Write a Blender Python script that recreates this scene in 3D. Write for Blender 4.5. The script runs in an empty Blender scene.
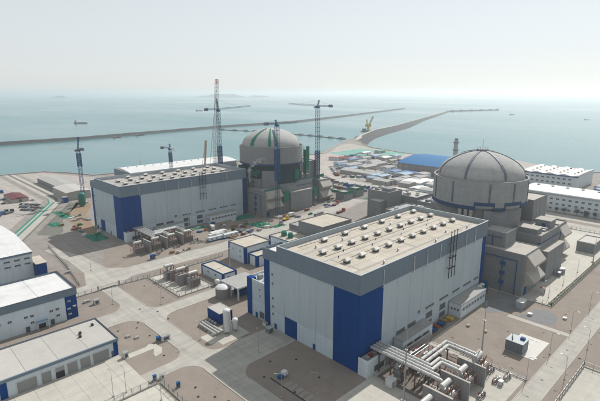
import bpy, math, random
from math import radians, sin, cos, pi, atan2, hypot
random.seed(11)
sc = bpy.context.scene
col = sc.collection

# ------------------------------------------------------------------ camera
cam = bpy.data.cameras.new('camera')
cam.sensor_fit = 'HORIZONTAL'; cam.sensor_width = 36.0; cam.lens = 27.6
cam.clip_start = 1.0; cam.clip_end = 60000
cam_o = bpy.data.objects.new('camera', cam); col.objects.link(cam_o)
cam_o.location = (-119.16, -92.37, 100.0)
cam_o.rotation_euler = (radians(76.76), 0, radians(-44.2))
sc.camera = cam_o

# ------------------------------------------------------------------ sky and sun
SUN_AZ, SUN_EL = 10.5, 44.8            # direction to the sun, measured from +x
w = bpy.data.worlds.new('World'); sc.world = w; w.use_nodes = True
nt = w.node_tree; bg = nt.nodes['Background']
sky = nt.nodes.new('ShaderNodeTexSky'); sky.sky_type = 'NISHITA'; sky.sun_disc = False
sky.sun_elevation = radians(SUN_EL); sky.sun_rotation = radians(90 - SUN_AZ)
sky.altitude = 0; sky.air_density = 1.0; sky.dust_density = 0.5; sky.ozone_density = 3.0
hsv = nt.nodes.new('ShaderNodeHueSaturation'); hsv.inputs['Saturation'].default_value = 0.42
veil = nt.nodes.new('ShaderNodeMix'); veil.data_type = 'RGBA'; veil.inputs[0].default_value = 0.6   # thin even white overcast
veil.inputs[7].default_value = (7.8, 8.15, 8.2, 1)
nt.links.new(sky.outputs[0], hsv.inputs['Color']); nt.links.new(hsv.outputs[0], veil.inputs[6]); nt.links.new(veil.outputs[2], bg.inputs[0])
bg.inputs[1].default_value = 0.105
sd = bpy.data.lights.new('sun', 'SUN'); sd.energy = 5.0; sd.angle = radians(0.6); sd.color = (1.0, 0.95, 0.89)
so = bpy.data.objects.new('sun', sd); col.objects.link(so)
so.rotation_euler = (radians(90 - SUN_EL), 0, radians(SUN_AZ + 90)); so.location = (300, 60, 300)
vs = sc.view_settings
vs.view_transform = 'Standard'; vs.look = 'None'; vs.gamma = 1.0; vs.exposure = 0.0
vs.use_curve_mapping = False
sc.cycles.volume_bounces = 1; sc.cycles.max_bounces = 8

# ------------------------------------------------------------------ materials
ALB = 0.74
def mat(name, c, rough=0.75, var=0.10, scale=0.25, streak=0.0, metal=0.0, bump=0.0, spec=0.3, rnd=0.04, fine=6.0, stain=0.0, grid=None, track=0.0, pour=0.0):
    m = bpy.data.materials.new(name); m.use_nodes = True
    t = m.node_tree; N = t.nodes; Lk = t.links
    b = N['Principled BSDF']
    b.inputs['Roughness'].default_value = rough; b.inputs['Metallic'].default_value = metal
    b.inputs['Specular IOR Level'].default_value = spec
    g = N.new('ShaderNodeNewGeometry')
    n1 = N.new('ShaderNodeTexNoise'); n1.inputs['Scale'].default_value = scale; n1.inputs['Detail'].default_value = 6; n1.inputs['Roughness'].default_value = .62
    Lk.new(g.outputs['Position'], n1.inputs['Vector'])
    n2 = N.new('ShaderNodeTexNoise'); n2.inputs['Scale'].default_value = scale * fine; n2.inputs['Detail'].default_value = 4
    Lk.new(g.outputs['Position'], n2.inputs['Vector'])
    a = N.new('ShaderNodeMath'); a.operation = 'MULTIPLY_ADD'; a.inputs[1].default_value = .6
    Lk.new(n1.outputs[0], a.inputs[0])
    a2 = N.new('ShaderNodeMath'); a2.operation = 'MULTIPLY'; a2.inputs[1].default_value = .4
    Lk.new(n2.outputs[0], a2.inputs[0]); Lk.new(a2.outputs[0], a.inputs[2])
    # 0.5-centred -> 1 +- var
    r = N.new('ShaderNodeMapRange'); r.inputs[1].default_value = .32; r.inputs[2].default_value = .68
    r.inputs[3].default_value = 1 - var; r.inputs[4].default_value = 1 + var
    Lk.new(a.outputs[0], r.inputs[0]); fac = r.outputs[0]
    def mul(x, y):
        q = N.new('ShaderNodeMath'); q.operation = 'MULTIPLY'; Lk.new(x, q.inputs[0]); Lk.new(y, q.inputs[1]); return q.outputs[0]
    if streak:
        mp = N.new('ShaderNodeMapping'); mp.inputs['Scale'].default_value = (.9, .9, .035)
        Lk.new(g.outputs['Position'], mp.inputs[0])
        n3 = N.new('ShaderNodeTexNoise'); n3.inputs['Scale'].default_value = 1.0; n3.inputs['Detail'].default_value = 5
        Lk.new(mp.outputs[0], n3.inputs['Vector'])
        q = N.new('ShaderNodeMapRange'); q.inputs[1].default_value = .3; q.inputs[2].default_value = .7
        q.inputs[3].default_value = 1 - streak; q.inputs[4].default_value = 1 + streak * .5
        Lk.new(n3.outputs[0], q.inputs[0]); fac = mul(fac, q.outputs[0])
    if stain:
        n4 = N.new('ShaderNodeTexNoise'); n4.inputs['Scale'].default_value = .06; n4.inputs['Detail'].default_value = 8; n4.inputs['Roughness'].default_value = .7
        n4.inputs['Distortion'].default_value = .6
        Lk.new(g.outputs['Position'], n4.inputs['Vector'])
        q = N.new('ShaderNodeMapRange'); q.inputs[1].default_value = .52; q.inputs[2].default_value = .72
        q.inputs[3].default_value = 1.0; q.inputs[4].default_value = 1 - stain
        Lk.new(n4.outputs[0], q.inputs[0]); fac = mul(fac, q.outputs[0])
    if grid:      # cast bays: thin joints and a slight tone change from bay to bay
        mp = N.new('ShaderNodeMapping'); mp.inputs['Scale'].default_value = (1, 1, 0)
        Lk.new(g.outputs['Position'], mp.inputs[0])
        bk = N.new('ShaderNodeTexBrick'); bk.offset = 0; bk.squash = 1
        for i_, v_ in (('Scale', 1.0), ('Brick Width', grid[0]), ('Row Height', grid[1]), ('Mortar Size', grid[2]), ('Mortar Smooth', .4), ('Bias', 0)): bk.inputs[i_].default_value = v_
        bk.inputs['Color1'].default_value = (1 - grid[4],)*3 + (1,); bk.inputs['Color2'].default_value = (1 + grid[4],)*3 + (1,); bk.inputs['Mortar'].default_value = (1 - grid[3],)*3 + (1,)
        Lk.new(mp.outputs[0], bk.inputs['Vector']); fac = mul(fac, bk.outputs['Color'])
    if pour:      # horizontal pour lines in cast concrete
        sp = N.new('ShaderNodeSeparateXYZ'); Lk.new(g.outputs['Position'], sp.inputs[0])
        nw = N.new('ShaderNodeMath'); nw.operation = 'MULTIPLY_ADD'; nw.inputs[1].default_value = .25; Lk.new(n2.outputs[0], nw.inputs[0]); Lk.new(sp.outputs['Z'], nw.inputs[2])
        md = N.new('ShaderNodeMath'); md.operation = 'MODULO'; md.inputs[1].default_value = 2.9; Lk.new(nw.outputs[0], md.inputs[0])
        q = N.new('ShaderNodeMapRange'); q.inputs[1].default_value = .05; q.inputs[2].default_value = .3; q.inputs[3].default_value = 1 - pour; q.inputs[4].default_value = 1.0
        Lk.new(md.outputs[0], q.inputs[0]); fac = mul(fac, q.outputs[0])
    if track:     # dusty wheel paths and drag marks, long in one direction
        for sc_ in ((.02, .5, 1), (.5, .02, 1)):
            mp = N.new('ShaderNodeMapping'); mp.inputs['Scale'].default_value = sc_; Lk.new(g.outputs['Position'], mp.inputs[0])
            n5 = N.new('ShaderNodeTexNoise'); n5.inputs['Scale'].default_value = 1.0; n5.inputs['Detail'].default_value = 4; n5.inputs['Distortion'].default_value = .4
            Lk.new(mp.outputs[0], n5.inputs['Vector'])
            q = N.new('ShaderNodeMapRange'); q.inputs[1].default_value = .42; q.inputs[2].default_value = .72; q.inputs[3].default_value = 1.0 + track*.3; q.inputs[4].default_value = 1 - track
            Lk.new(n5.outputs[0], q.inputs[0]); fac = mul(fac, q.outputs[0])
    if rnd:
        oi = N.new('ShaderNodeObjectInfo'); q = N.new('ShaderNodeMapRange')
        q.inputs[3].default_value = 1 - rnd; q.inputs[4].default_value = 1 + rnd
        Lk.new(oi.outputs['Random'], q.inputs[0]); fac = mul(fac, q.outputs[0])
    mx = N.new('ShaderNodeVectorMath'); mx.operation = 'SCALE'; mx.inputs[0].default_value = tuple(x * ALB for x in c[:3])
    Lk.new(fac, mx.inputs['Scale']); Lk.new(mx.outputs[0], b.inputs['Base Color'])
    if bump:
        bp = N.new('ShaderNodeBump'); bp.inputs['Strength'].default_value = bump; bp.inputs['Distance'].default_value = .3
        Lk.new(n2.outputs[0], bp.inputs['Height']); Lk.new(bp.outputs[0], b.inputs['Normal'])
    return m

M = {}
def dm(k, *a, **kw): M[k] = mat(k, *a, **kw)
dm('hall_grey', (.51, .60, .645), rough=.6, spec=.15, var=.04, scale=.08, streak=.06, rnd=.035)
dm('plinth', (.58, .68, .75), rough=.6, var=.05, streak=.08)
dm('fascia', (.19, .25, .31), rough=.55, spec=.15, var=.05, scale=.06, streak=.05, rnd=.03)
dm('hall_blue', (.0002, .058, .25), rough=.6, spec=.08, var=.06, streak=.06, rnd=.04)
dm('trim_blue', (.002, .085, .26), rough=.6, spec=.15, var=.08)
dm('roof_beige', (.54, .495, .42), rough=.85, var=.14, scale=.2, rnd=.05, stain=.22)
dm('roof_white', (.74, .75, .745), rough=.6, var=.08, scale=.2, rnd=.03, stain=.14, track=.05)
dm('roof_grey', (.38, .38, .37), rough=.8, var=.10, scale=.15, stain=.1)
dm('white', (.70, .71, .71), rough=.55, var=.05, streak=.05)
dm('white_wall', (.68, .77, .83), rough=.65, var=.05, streak=.08)
dm('steel', (.42, .43, .43), rough=.4, var=.12, scale=1.0, metal=.35)
dm('duct', (.60, .60, .585), rough=.35, var=.08, scale=.8, metal=.25)
dm('dark', (.025, .028, .032), rough=.5, var=.1, scale=1)
dm('louvre', (.10, .115, .125), rough=.55, var=.12, scale=1.5)
dm('seam', (.09, .10, .11), rough=.8)
dm('concrete', (.27, .283, .292), rough=.85, pour=.13, var=.13, scale=.22, streak=.06, rnd=.04, stain=.10)
dm('dome_concrete', (.45, .455, .45), rough=.9, pour=.05, var=.16, scale=.35, streak=.03, rnd=.02, stain=.10)
dm('concrete_light', (.46, .44, .40), rough=.85, var=.10, scale=.2, rnd=.04)
dm('firewall', (.32, .325, .32), rough=.85, var=.12, scale=.3, streak=.12)
dm('paving', (.285, .246, .212), rough=.9, var=.13, scale=.12, fine=16, rnd=0, stain=.2, grid=(6.0, 6.0, .03, .12, .025))
dm('land', (.30, .275, .255), rough=.95, var=.2, scale=.06, fine=12, rnd=0, stain=.3, track=.10)
dm('site_light', (.43, .40, .37), rough=.92, var=.2, scale=.06, fine=10, rnd=0, stain=.32, track=.14)
dm('road', (.45, .435, .395), rough=.85, var=.09, scale=.14, fine=9, rnd=.02, stain=.16, grid=(4.1, 5.0, .035, .22, .05), track=.10)
dm('slab', (.53, .51, .455), rough=.85, var=.10, scale=.2, fine=9, rnd=.05, stain=.14, track=.07)
dm('kerb', (.48, .46, .42), rough=.85, var=.1)
dm('pad_white', (.68, .67, .63), rough=.8, var=.05, rnd=0)
dm('asphalt_patch', (.22, .225, .235), rough=.9, var=.15, scale=.3, rnd=0)
dm('grass', (.15, .16, .10), rough=.95, var=.3, scale=.6)
dm('rock', (.052, .058, .062), rough=.95, var=.35, scale=.25, fine=5, bump=.8, rnd=0)
dm('rock_pale', (.27, .26, .24), rough=.95, var=.25, scale=.2, fine=5, bump=.6, rnd=0)
dm('revetment', (.165, .17, .15), rough=.9, var=.12, scale=.2, rnd=0)
dm('channel_green', (.045, .23, .17), rough=.8, var=.2, scale=.4, rnd=0)
dm('net_green', (.012, .19, .125), rough=.85, var=.25, scale=.7)
dm('net_teal', (.16, .40, .34), rough=.9, var=.25, scale=.05, rnd=0)
dm('green_tank', (.02, .20, .15), rough=.5, var=.1)
dm('blue_roof', (.025, .15, .36), rough=.5, var=.10, scale=.1)
dm('arch_blue', (.002, .15, .38), rough=.6, spec=.1, var=.08, scale=.05, streak=.04)
dm('pale_blue', (.25, .36, .48), rough=.6, var=.1)
dm('crane_blue', (.006, .09, .25), rough=.55, spec=.2, var=.1)
dm('crane_white', (.62, .62, .60), rough=.5, var=.06)
dm('crane_red', (.45, .06, .04), rough=.5)
dm('crane_orange', (.55, .22, .04), rough=.5)
dm('crane_yellow', (.62, .42, .06), rough=.5)
dm('red', (.24, .035, .03), rough=.55, var=.15, scale=.6)
dm('red_roof', (.13, .028, .036), rough=.7, var=.1)
dm('rust', (.22, .08, .045), rough=.8, var=.2, scale=.7)
dm('tank_white', (.74, .75, .75), rough=.35, var=.04)
dm('tank_grey', (.30, .28, .27), rough=.7, var=.08, streak=.1)
dm('container_grey', (.20, .225, .25), rough=.6, var=.08)
dm('car_white', (.70, .70, .70), rough=.25, var=.02, spec=.5)
dm('car_dark', (.04, .045, .055), rough=.25, var=.05, spec=.5)
dm('car_blue', (.03, .09, .25), rough=.25, var=.05, spec=.5)
dm('car_red', (.36, .03, .03), rough=.25, var=.05, spec=.5)
dm('car_silver', (.40, .41, .42), rough=.25, var=.03, spec=.5, metal=.4)
dm('rubber', (.02, .02, .02), rough=.9)
dm('wood', (.30, .19, .10), rough=.9, var=.25, scale=.8)
dm('earth', (.30, .215, .145), rough=.95, var=.2, scale=.1, fine=8, rnd=0)
dm('leaf', (.055, .085, .035), rough=.8, var=.3, scale=1.0)
dm('bark', (.10, .075, .05), rough=.95)
dm('hill', (.02, .04, .045), rough=1, var=.3, scale=.004, rnd=0)
dm('boat_dark', (.05, .06, .07), rough=.6)
dm('insulator', (.24, .12, .08), rough=.35)
gl = mat('glass', (.035, .05, .065), rough=.12, var=.1, scale=.3, spec=.6, rnd=.2); M['glass'] = gl

# sea: turbid teal water, small ripple and broad wind patches
m = bpy.data.materials.new('sea'); m.use_nodes = True; M['sea'] = m
t = m.node_tree; N = t.nodes; Lk = t.links; b = N['Principled BSDF']
g = N.new('ShaderNodeNewGeometry')
mp = N.new('ShaderNodeMapping'); mp.inputs['Rotation'].default_value = (0, 0, radians(-35)); mp.inputs['Scale'].default_value = (1, .35, 1)
Lk.new(g.outputs['Position'], mp.inputs[0])
n1 = N.new('ShaderNodeTexNoise'); n1.inputs['Scale'].default_value = .0016; n1.inputs['Detail'].default_value = 7; n1.inputs['Roughness'].default_value = .6
Lk.new(mp.outputs[0], n1.inputs['Vector'])
cr = N.new('ShaderNodeValToRGB'); cr.color_ramp.elements[0].position = .35; cr.color_ramp.elements[1].position = .66
cr.color_ramp.elements[0].color = (.030, .130, .148, 1); cr.color_ramp.elements[1].color = (.042, .156, .172, 1)
Lk.new(n1.outputs[0], cr.inputs[0]); Lk.new(cr.outputs[0], b.inputs['Base Color'])
rr = N.new('ShaderNodeMapRange'); rr.inputs[1].default_value = .35; rr.inputs[2].default_value = .65; rr.inputs[3].default_value = .16; rr.inputs[4].default_value = .30
Lk.new(n1.outputs[0], rr.inputs[0]); Lk.new(rr.outputs[0], b.inputs['Roughness'])
b.inputs['IOR'].default_value = 1.33; b.inputs['Specular IOR Level'].default_value = .36
wv = N.new('ShaderNodeTexNoise'); wv.inputs['Scale'].default_value = .06; wv.inputs['Detail'].default_value = 6; wv.inputs['Roughness'].default_value = .65
Lk.new(g.outputs['Position'], wv.inputs['Vector'])
bp = N.new('ShaderNodeBump'); bp.inputs['Strength'].default_value = .22; bp.inputs['Distance'].default_value = 1.0
Lk.new(wv.outputs[0], bp.inputs['Height']); Lk.new(bp.outputs[0], b.inputs['Normal'])

# ------------------------------------------------------------------ mesh helpers
BASE = {}
class MB:
    def __init__(s): s.v = []; s.f = []; s.m = []
    def add(s, vs_, fs, m=0):
        n = len(s.v); s.v += [tuple(p) for p in vs_]; s.f += [tuple(i + n for i in f) for f in fs]; s.m += [m] * len(fs); return s
    def box(s, x0, x1, y0, y1, z0, z1, m=0):
        return s.add([(x0,y0,z0),(x1,y0,z0),(x1,y1,z0),(x0,y1,z0),(x0,y0,z1),(x1,y0,z1),(x1,y1,z1),(x0,y1,z1)],
                     [(0,3,2,1),(4,5,6,7),(0,1,5,4),(1,2,6,5),(2,3,7,6),(3,0,4,7)], m)
    def prism(s, poly, z0, z1, m=0):
        n = len(poly)
        return s.add([(x, y, z0) for x, y in poly] + [(x, y, z1) for x, y in poly],
                     [tuple(range(n))[::-1], tuple(range(n, 2 * n))] + [(i, (i + 1) % n, n + (i + 1) % n, n + i) for i in range(n)], m)
    def sheet(s, poly, z, m=0): return s.add([(x, y, z) for x, y in poly], [tuple(range(len(poly)))], m)
    def tube(s, p, q, r, n=8, m=0, r2=None):
        r2 = r if r2 is None else r2
        d = [q[i] - p[i] for i in range(3)]; L = math.sqrt(sum(a * a for a in d)) or 1e-6; d = [a / L for a in d]
        a = (0, 0, 1) if abs(d[2]) < .9 else (1, 0, 0)
        e = [d[1]*a[2]-d[2]*a[1], d[2]*a[0]-d[0]*a[2], d[0]*a[1]-d[1]*a[0]]; l = math.sqrt(sum(x*x for x in e)); e = [x / l for x in e]
        f = [d[1]*e[2]-d[2]*e[1], d[2]*e[0]-d[0]*e[2], d[0]*e[1]-d[1]*e[0]]
        vs_ = []
        for (c, rr_) in ((p, r), (q, r2)):
            for i in range(n):
                t_ = 2 * pi * (i + .5) / n
                vs_.append(tuple(c[k] + rr_ * (cos(t_) * e[k] + sin(t_) * f[k]) for k in range(3)))
        return s.add(vs_, [(i, (i + 1) % n, n + (i + 1) % n, n + i) for i in range(n)] + [tuple(range(n))[::-1], tuple(range(n, 2 * n))], m)
    def pipe(s, pts, r, n=8, m=0):
        for p, q in zip(pts, pts[1:]): s.tube(p, q, r, n, m)
        for p in pts[1:-1]: s.ball(p, r * 1.03, m)
        return s
    def ball(s, c, r, m=0, n=8, k=5, sz=1.0):
        vs_ = [(c[0], c[1], c[2] - r * sz)]
        for j in range(1, k):
            a = -pi / 2 + pi * j / k
            for i in range(n):
                t_ = 2 * pi * i / n; vs_.append((c[0] + r * cos(a) * cos(t_), c[1] + r * cos(a) * sin(t_), c[2] + r * sin(a) * sz))
        vs_.append((c[0], c[1], c[2] + r * sz)); top = len(vs_) - 1
        fs = [(0, 1 + (i + 1) % n, 1 + i) for i in range(n)]
        for j in range(k - 2):
            for i in range(n): fs.append((1 + j*n + i, 1 + j*n + (i+1) % n, 1 + (j+1)*n + (i+1) % n, 1 + (j+1)*n + i))
        fs += [(top, 1 + (k-2)*n + i, 1 + (k-2)*n + (i+1) % n) for i in range(n)]
        return s.add(vs_, fs, m)
    def lathe(s, prof, cx, cy, n=64, a0=0, a1=2 * pi, m=0):
        full = abs(a1 - a0 - 2 * pi) < 1e-6; k = n if full else n + 1; P = len(prof)
        vs_ = []
        for i in range(k):
            a = a0 + (a1 - a0) * i / n
            for r, z in prof: vs_.append((cx + r * cos(a), cy + r * sin(a), z))
        fs = []
        for i in range(n):
            j = (i + 1) % k
            for q in range(P - 1): fs.append((i*P + q, j*P + q, j*P + q + 1, i*P + q + 1))
        if not full: fs += [tuple(range(P)), tuple(range(n*P, n*P + P))[::-1]]
        return s.add(vs_, fs, m)
    def arcbox(s, cx, cy, r0, r1, z0, z1, a0, a1, n=12, m=0):
        return s.lathe([(r0, z0), (r1, z0), (r1, z1), (r0, z1), (r0, z0)], cx, cy, n, a0, a1, m)
    def lattice(s, p, q, wd, bay, r=.09, m=0, n=3):
        d = [q[i] - p[i] for i in range(3)]; L = math.sqrt(sum(a * a for a in d)); d = [a / L for a in d]
        a = (0, 0, 1) if abs(d[2]) < .9 else (1, 0, 0)
        e = [d[1]*a[2]-d[2]*a[1], d[2]*a[0]-d[0]*a[2], d[0]*a[1]-d[1]*a[0]]; l = math.sqrt(sum(x*x for x in e)); e = [x / l for x in e]
        f = [d[1]*e[2]-d[2]*e[1], d[2]*e[0]-d[0]*e[2], d[0]*e[1]-d[1]*e[0]]
        h = wd / 2; cs = [(-h, -h), (h, -h), (h, h), (-h, h)]
        P = lambda t_, c: tuple(p[k] + d[k] * t_ + e[k] * c[0] + f[k] * c[1] for k in range(3))
        for c in cs: s.tube(P(0, c), P(L, c), r * 1.5, n, m)
        k = max(1, int(L / bay))
        for i in range(k):
            t0, t1 = L * i / k, L * (i + 1) / k
            for j in range(4):
                A, B = cs[j], cs[(j + 1) % 4]
                s.tube(P(t0, A if i % 2 else B), P(t1, B if i % 2 else A), r, n, m); s.tube(P(t1, A), P(t1, B), r, n, m)
        return s
    def wedge(s, x0, x1, y0, y1, zb0, zb1, zt0, zt1, m=0):   # box whose bottom and top slope along y
        return s.add([(x0,y0,zb0),(x1,y0,zb0),(x1,y1,zb1),(x0,y1,zb1),(x0,y0,zt0),(x1,y0,zt0),(x1,y1,zt1),(x0,y1,zt1)],
                     [(0,3,2,1),(4,5,6,7),(0,1,5,4),(1,2,6,5),(2,3,7,6),(3,0,4,7)], m)
    def mesh(s, name, mats, off=(0, 0, 0), smooth=False):
        me = bpy.data.meshes.new(name)
        me.from_pydata([(x - off[0], y - off[1], z - off[2]) for x, y, z in s.v], [], s.f)
        for k in (mats if isinstance(mats, (list, tuple)) else [mats]): me.materials.append(M[k])
        if any(s.m): me.polygons.foreach_set('material_index', s.m)
        if smooth: me.polygons.foreach_set('use_smooth', [True] * len(s.f))
        me.update(); return me
    def build(s, name, mats, parent=None, smooth=False, kind=None, loc=None, **tags):
        """parent: vertices are in world coordinates and are moved into the parent's frame."""
        off = BASE[parent.name] if parent else (loc or (0, 0, 0))
        o = bpy.data.objects.new(name, s.mesh(name, mats, off, smooth)); col.objects.link(o)
        if parent: o.parent = parent; BASE[o.name] = off
        else: o.location = off; BASE[o.name] = tuple(off)
        if kind: o['kind'] = kind
        for k, v_ in tags.items(): o[k] = v_
        return o

def thing(name, label, cat, loc=(0, 0, 0), group=None):
    o = bpy.data.objects.new(name, None); o.empty_display_size = .5; col.objects.link(o)
    o.location = loc; o['label'] = label; o['category'] = cat; BASE[o.name] = tuple(loc)
    if group: o['group'] = group
    return o
def tag(o, label, cat, group=None):
    o['label'] = label; o['category'] = cat
    if group: o['group'] = group
    return o
def piece(me, name, parent, loc, rz=0):
    """one piece sharing mesh data; loc in world coordinates"""
    o = bpy.data.objects.new(name, me); col.objects.link(o); o.parent = parent
    bse = BASE[parent.name]; o.location = tuple(loc[i] - bse[i] for i in range(3)); o.rotation_euler = (0, 0, rz)
    BASE[o.name] = tuple(loc)
    return o
def copy_tree(o, loc=None, rz=None, parent=None, label=None):
    c = o.copy(); col.objects.link(c); c.parent = parent
    if loc is not None: c.location = loc
    if rz is not None: c.rotation_euler = (0, 0, rz)
    if label: c['label'] = label
    for ch in o.children: copy_tree(ch, parent=c)
    return c
ORD = ['first','second','third','fourth','fifth','sixth','seventh','eighth','ninth','tenth','eleventh','twelfth','thirteenth','fourteenth','fifteenth','sixteenth','seventeenth','eighteenth','nineteenth','twentieth',
       'twenty-first','twenty-second','twenty-third','twenty-fourth','twenty-fifth','twenty-sixth','twenty-seventh','twenty-eighth','twenty-ninth','thirtieth','thirty-first','thirty-second','thirty-third','thirty-fourth','thirty-fifth','thirty-sixth']

def bx(name, mats, parent, x0, x1, y0, y1, z0, z1): return MB().box(x0, x1, y0, y1, z0, z1).build(name, mats, parent)

# window piece for a wall facing -y (frame proud, glass set back inside it); rz turns it
_win = {}
def win_mesh(wd, h, frame='white', glass='glass', mull=1):
    k = (round(wd, 2), round(h, 2), frame, glass, mull)
    if k not in _win:
        b_ = MB(); f = min(.12, wd * .1); d = .14
        b_.box(-wd/2, wd/2, -d, 0, h - f, h); b_.box(-wd/2, wd/2, -d - .06, 0, 0, f)
        b_.box(-wd/2, -wd/2 + f, -d, 0, f, h - f); b_.box(wd/2 - f, wd/2, -d, 0, f, h - f)
        for i in range(1, mull + 1):
            x = -wd/2 + wd * i / (mull + 1); b_.box(x - f*.35, x + f*.35, -d*.8, 0, f, h - f)
        b_.box(-wd/2 + f, wd/2 - f, -.04, 0, f, h - f, 1)
        _win[k] = b_.mesh('window', [frame, glass])
    return _win[k]
_lou = {}
def louvre_mesh(wd, h, frame='steel'):
    k = (round(wd, 2), round(h, 2), frame)
    if k not in _lou:
        b_ = MB(); f = .12
        b_.box(-wd/2, wd/2, -.16, 0, h - f, h); b_.box(-wd/2, wd/2, -.16, 0, 0, f)
        b_.box(-wd/2, -wd/2 + f, -.16, 0, f, h - f); b_.box(wd/2 - f, wd/2, -.16, 0, f, h - f)
        b_.box(-wd/2 + f, wd/2 - f, -.02, 0, f, h - f, 1)
        n = max(3, int(h / .35))
        for i in range(n):
            z = f + (h - 2*f) * i / n; dz = (h - 2*f) / n
            b_.wedge(-wd/2 + f, wd/2 - f, -.13, -.02, z, z + dz*.5, z + .05, z + dz*.5 + .05, 1)
        _lou[k] = b_.mesh('louvre', [frame, 'louvre'])
    return _lou[k]
def win(parent, x, y, z, wd, h, face='-y', name='window', kind='w', frame='white', mull=1):
    me = win_mesh(wd, h, frame, 'glass', mull) if kind == 'w' else louvre_mesh(wd, h)
    return piece(me, name, parent, (x, y, z), {'-y': 0, '-x': -pi/2, 'y': pi, 'x': pi/2}[face])
# ================================================================== SETTING
def structure(o): o['kind'] = 'structure'; return o
SEA = -4.0
structure(MB().sheet([(-26000,-26000),(26000,-26000),(26000,26000),(-26000,26000)], SEA).build('sea', 'sea'))

coast = [(-600,-600),(900,-600),(700,-220),(548,-40),(560,60),(525,66),(496,105),(500,175),(512,240),(541,306),(548,349),(562,390),(569,424),
         (609,477),(690,563),(640,545),(576,510),(444,432),(340,450),(200,470),(132,481),(89,486),(74,524),(53,557),(4,566),(-90,584),(-600,660)]
structure(MB().sheet(coast, 0.0).build('ground', 'land'))
# sea wall: rock slope from the edge of the land into the water
def offset_poly(poly, d):
    out = []; n = len(poly)
    for i in range(n):
        (x0, y0), (x1, y1), (x2, y2) = poly[i-1], poly[i], poly[(i+1) % n]
        a = atan2(y1-y0, x1-x0) - pi/2; c = atan2(y2-y1, x2-x1) - pi/2
        mx_, my = cos(a) + cos(c), sin(a) + sin(c); l = hypot(mx_, my) or 1
        k = min(2.0, 1 / max(.35, cos((a - c) / 2)))
        out.append((x1 + mx_/l*d*abs(k), y1 + my/l*d*abs(k)))
    return out
lo = offset_poly(coast, 9); n = len(coast); b_ = MB()
b_.add([(x, y, .0) for x, y in coast] + [(x, y, SEA - 1) for x, y in lo], [(i, (i+1) % n, n + (i+1) % n, n + i) for i in range(n)])
structure(b_.build('sea_wall', 'rock_pale'))
b_ = MB(); inn = offset_poly(coast, -1.0)       # parapet on the sea wall
for i in range(3, n - 1):
    (ax, ay), (cx_, cy_) = coast[i], coast[i+1]; (bx_, by_), (dx, dy) = inn[i], inn[i+1]
    b_.prism([(ax, ay), (cx_, cy_), (dx, dy), (bx_, by_)], .0, 1.1)
structure(b_.build('sea_wall_parapet', 'concrete_light'))

def sheet(name, poly, mt, z=.02): return structure(MB().sheet(poly, z).build(name, mt))
def rect(x0, x1, y0, y1): return [(x0, y0), (x1, y0), (x1, y1), (x0, y1)]
# general plots
sheet('paving', rect(-260, 400, -400, 139), 'paving', .02)
sheet('paving_upper_plot', [(-53,147.5),(-42,150.5),(-33,150),(-37,166),(-45,188),(-52,200),(-60,200),(-60,139.5)], 'paving', .03)
sheet('paving_hall_front', [(-24,161),(128,161),(128,208),(-3,208),(-12,200),(-24,174)], 'paving', .03)
sheet('paving_verge', rect(-14, 120, 139.5, 145), 'paving', .03)
sheet('site_yard', [(128,150),(420,95),(560,110),(600,180),(540,300),(560,420),(600,500),(560,495),(450,428),(300,440),(180,300),(128,215)], 'site_light', .025)
sheet('works_ground', [(128,173),(240,193),(252,240),(190,300),(128,215)], 'land', .03); sheet('works_ground', [(128,118),(240,118),(246,172),(128,150)], 'land', .03)
sheet('parking_yard', [(-240,290),(-48,290),(2,380),(2,560),(-240,600)], 'site_light', .025)
sheet('quay_yard', [(24,380),(60,385),(84,470),(50,552),(24,556)], 'site_light', .025)
sheet('earth_patch', [(-8,246),(-4,300),(22,352),(30,335),(12,300),(4,262),(0,240)], 'earth', .04)
sheet('earth_spill', [(-36,240),(-22,236),(-8,246),(-4,300),(-14,290),(-24,262)], 'land', .035)

def arcpts(cx, cy, r, a0, a1, n=8): return [(cx + r*cos(radians(a0 + (a1-a0)*i/n)), cy + r*sin(radians(a0 + (a1-a0)*i/n))) for i in range(n + 1)]
def fillet(mb, x, y, sx, sy, r, z):      # concave corner piece between two roads; (sx,sy) points into the plot
    c = (x + sx*r, y + sy*r); pts = [(x, y)]
    a0 = atan2(0, -sx); a1 = atan2(-sy, 0)
    n = 8
    d = (a1 - a0 + pi) % (2*pi) - pi
    pts += [(c[0] + r*cos(a0 + d*i/n), c[1] + r*sin(a0 + d*i/n)) for i in range(n + 1)]
    mb.sheet(pts, z)
ZR = .06
r = MB(); r.sheet(rect(-38.6, -30.4, -300, 140), ZR)                                    # road past the near hall
for a in ((-38.6, 54, -1, 1, 7), (-38.6, 48, -1, -1, 7), (-38.6, 97, -1, -1, 8), (-38.6, 109, -1, 1, 8), (-30.4, 99.6, 1, 1, 7), (-30.4, 91, 1, -1, 8), (-30.4, 48.5, 1, 1, 6), (-30.4, 32.4, 1, -1, 8)):
    fillet(r, *a, ZR)
structure(r.build('road', 'road'))
sheet('garage_road', rect(-160, -38.6, 97, 109), 'road', ZR)
sheet('yard_road', rect(-30.4, 60, 91, 99.6), 'road', ZR)
sheet('hall_apron', rect(-30.4, -.05, 32.4, 48.5), 'road', ZR)
sheet('apron_link', rect(-58, -38.6, 48, 54), 'road', ZR)
sheet('cross_road', [(-60,139),(-28.5,139),(-19,145.5),(40,144.5),(120,152),(240,176),(240,190),(138,171),(48.7,158.5),(-16,160.5),(-24,168),(-27,200),(-35,228),(-41,226),(-36,196),(-36.5,168),(-42,150),(-60,147)], 'road', ZR)
sheet('perimeter_road', rect(-200, 470, -52.2, -45.8), 'road', ZR)
sheet('perimeter_verge', rect(-200, 470, -56, -52.2), 'paving', .05)
sheet('crossing_path', rect(83.5, 86.5, -45.8, -20), 'kerb', ZR)
sheet('corner_plot', rect(-120, 63.6, -150, -56.6), 'slab', .07)
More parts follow.
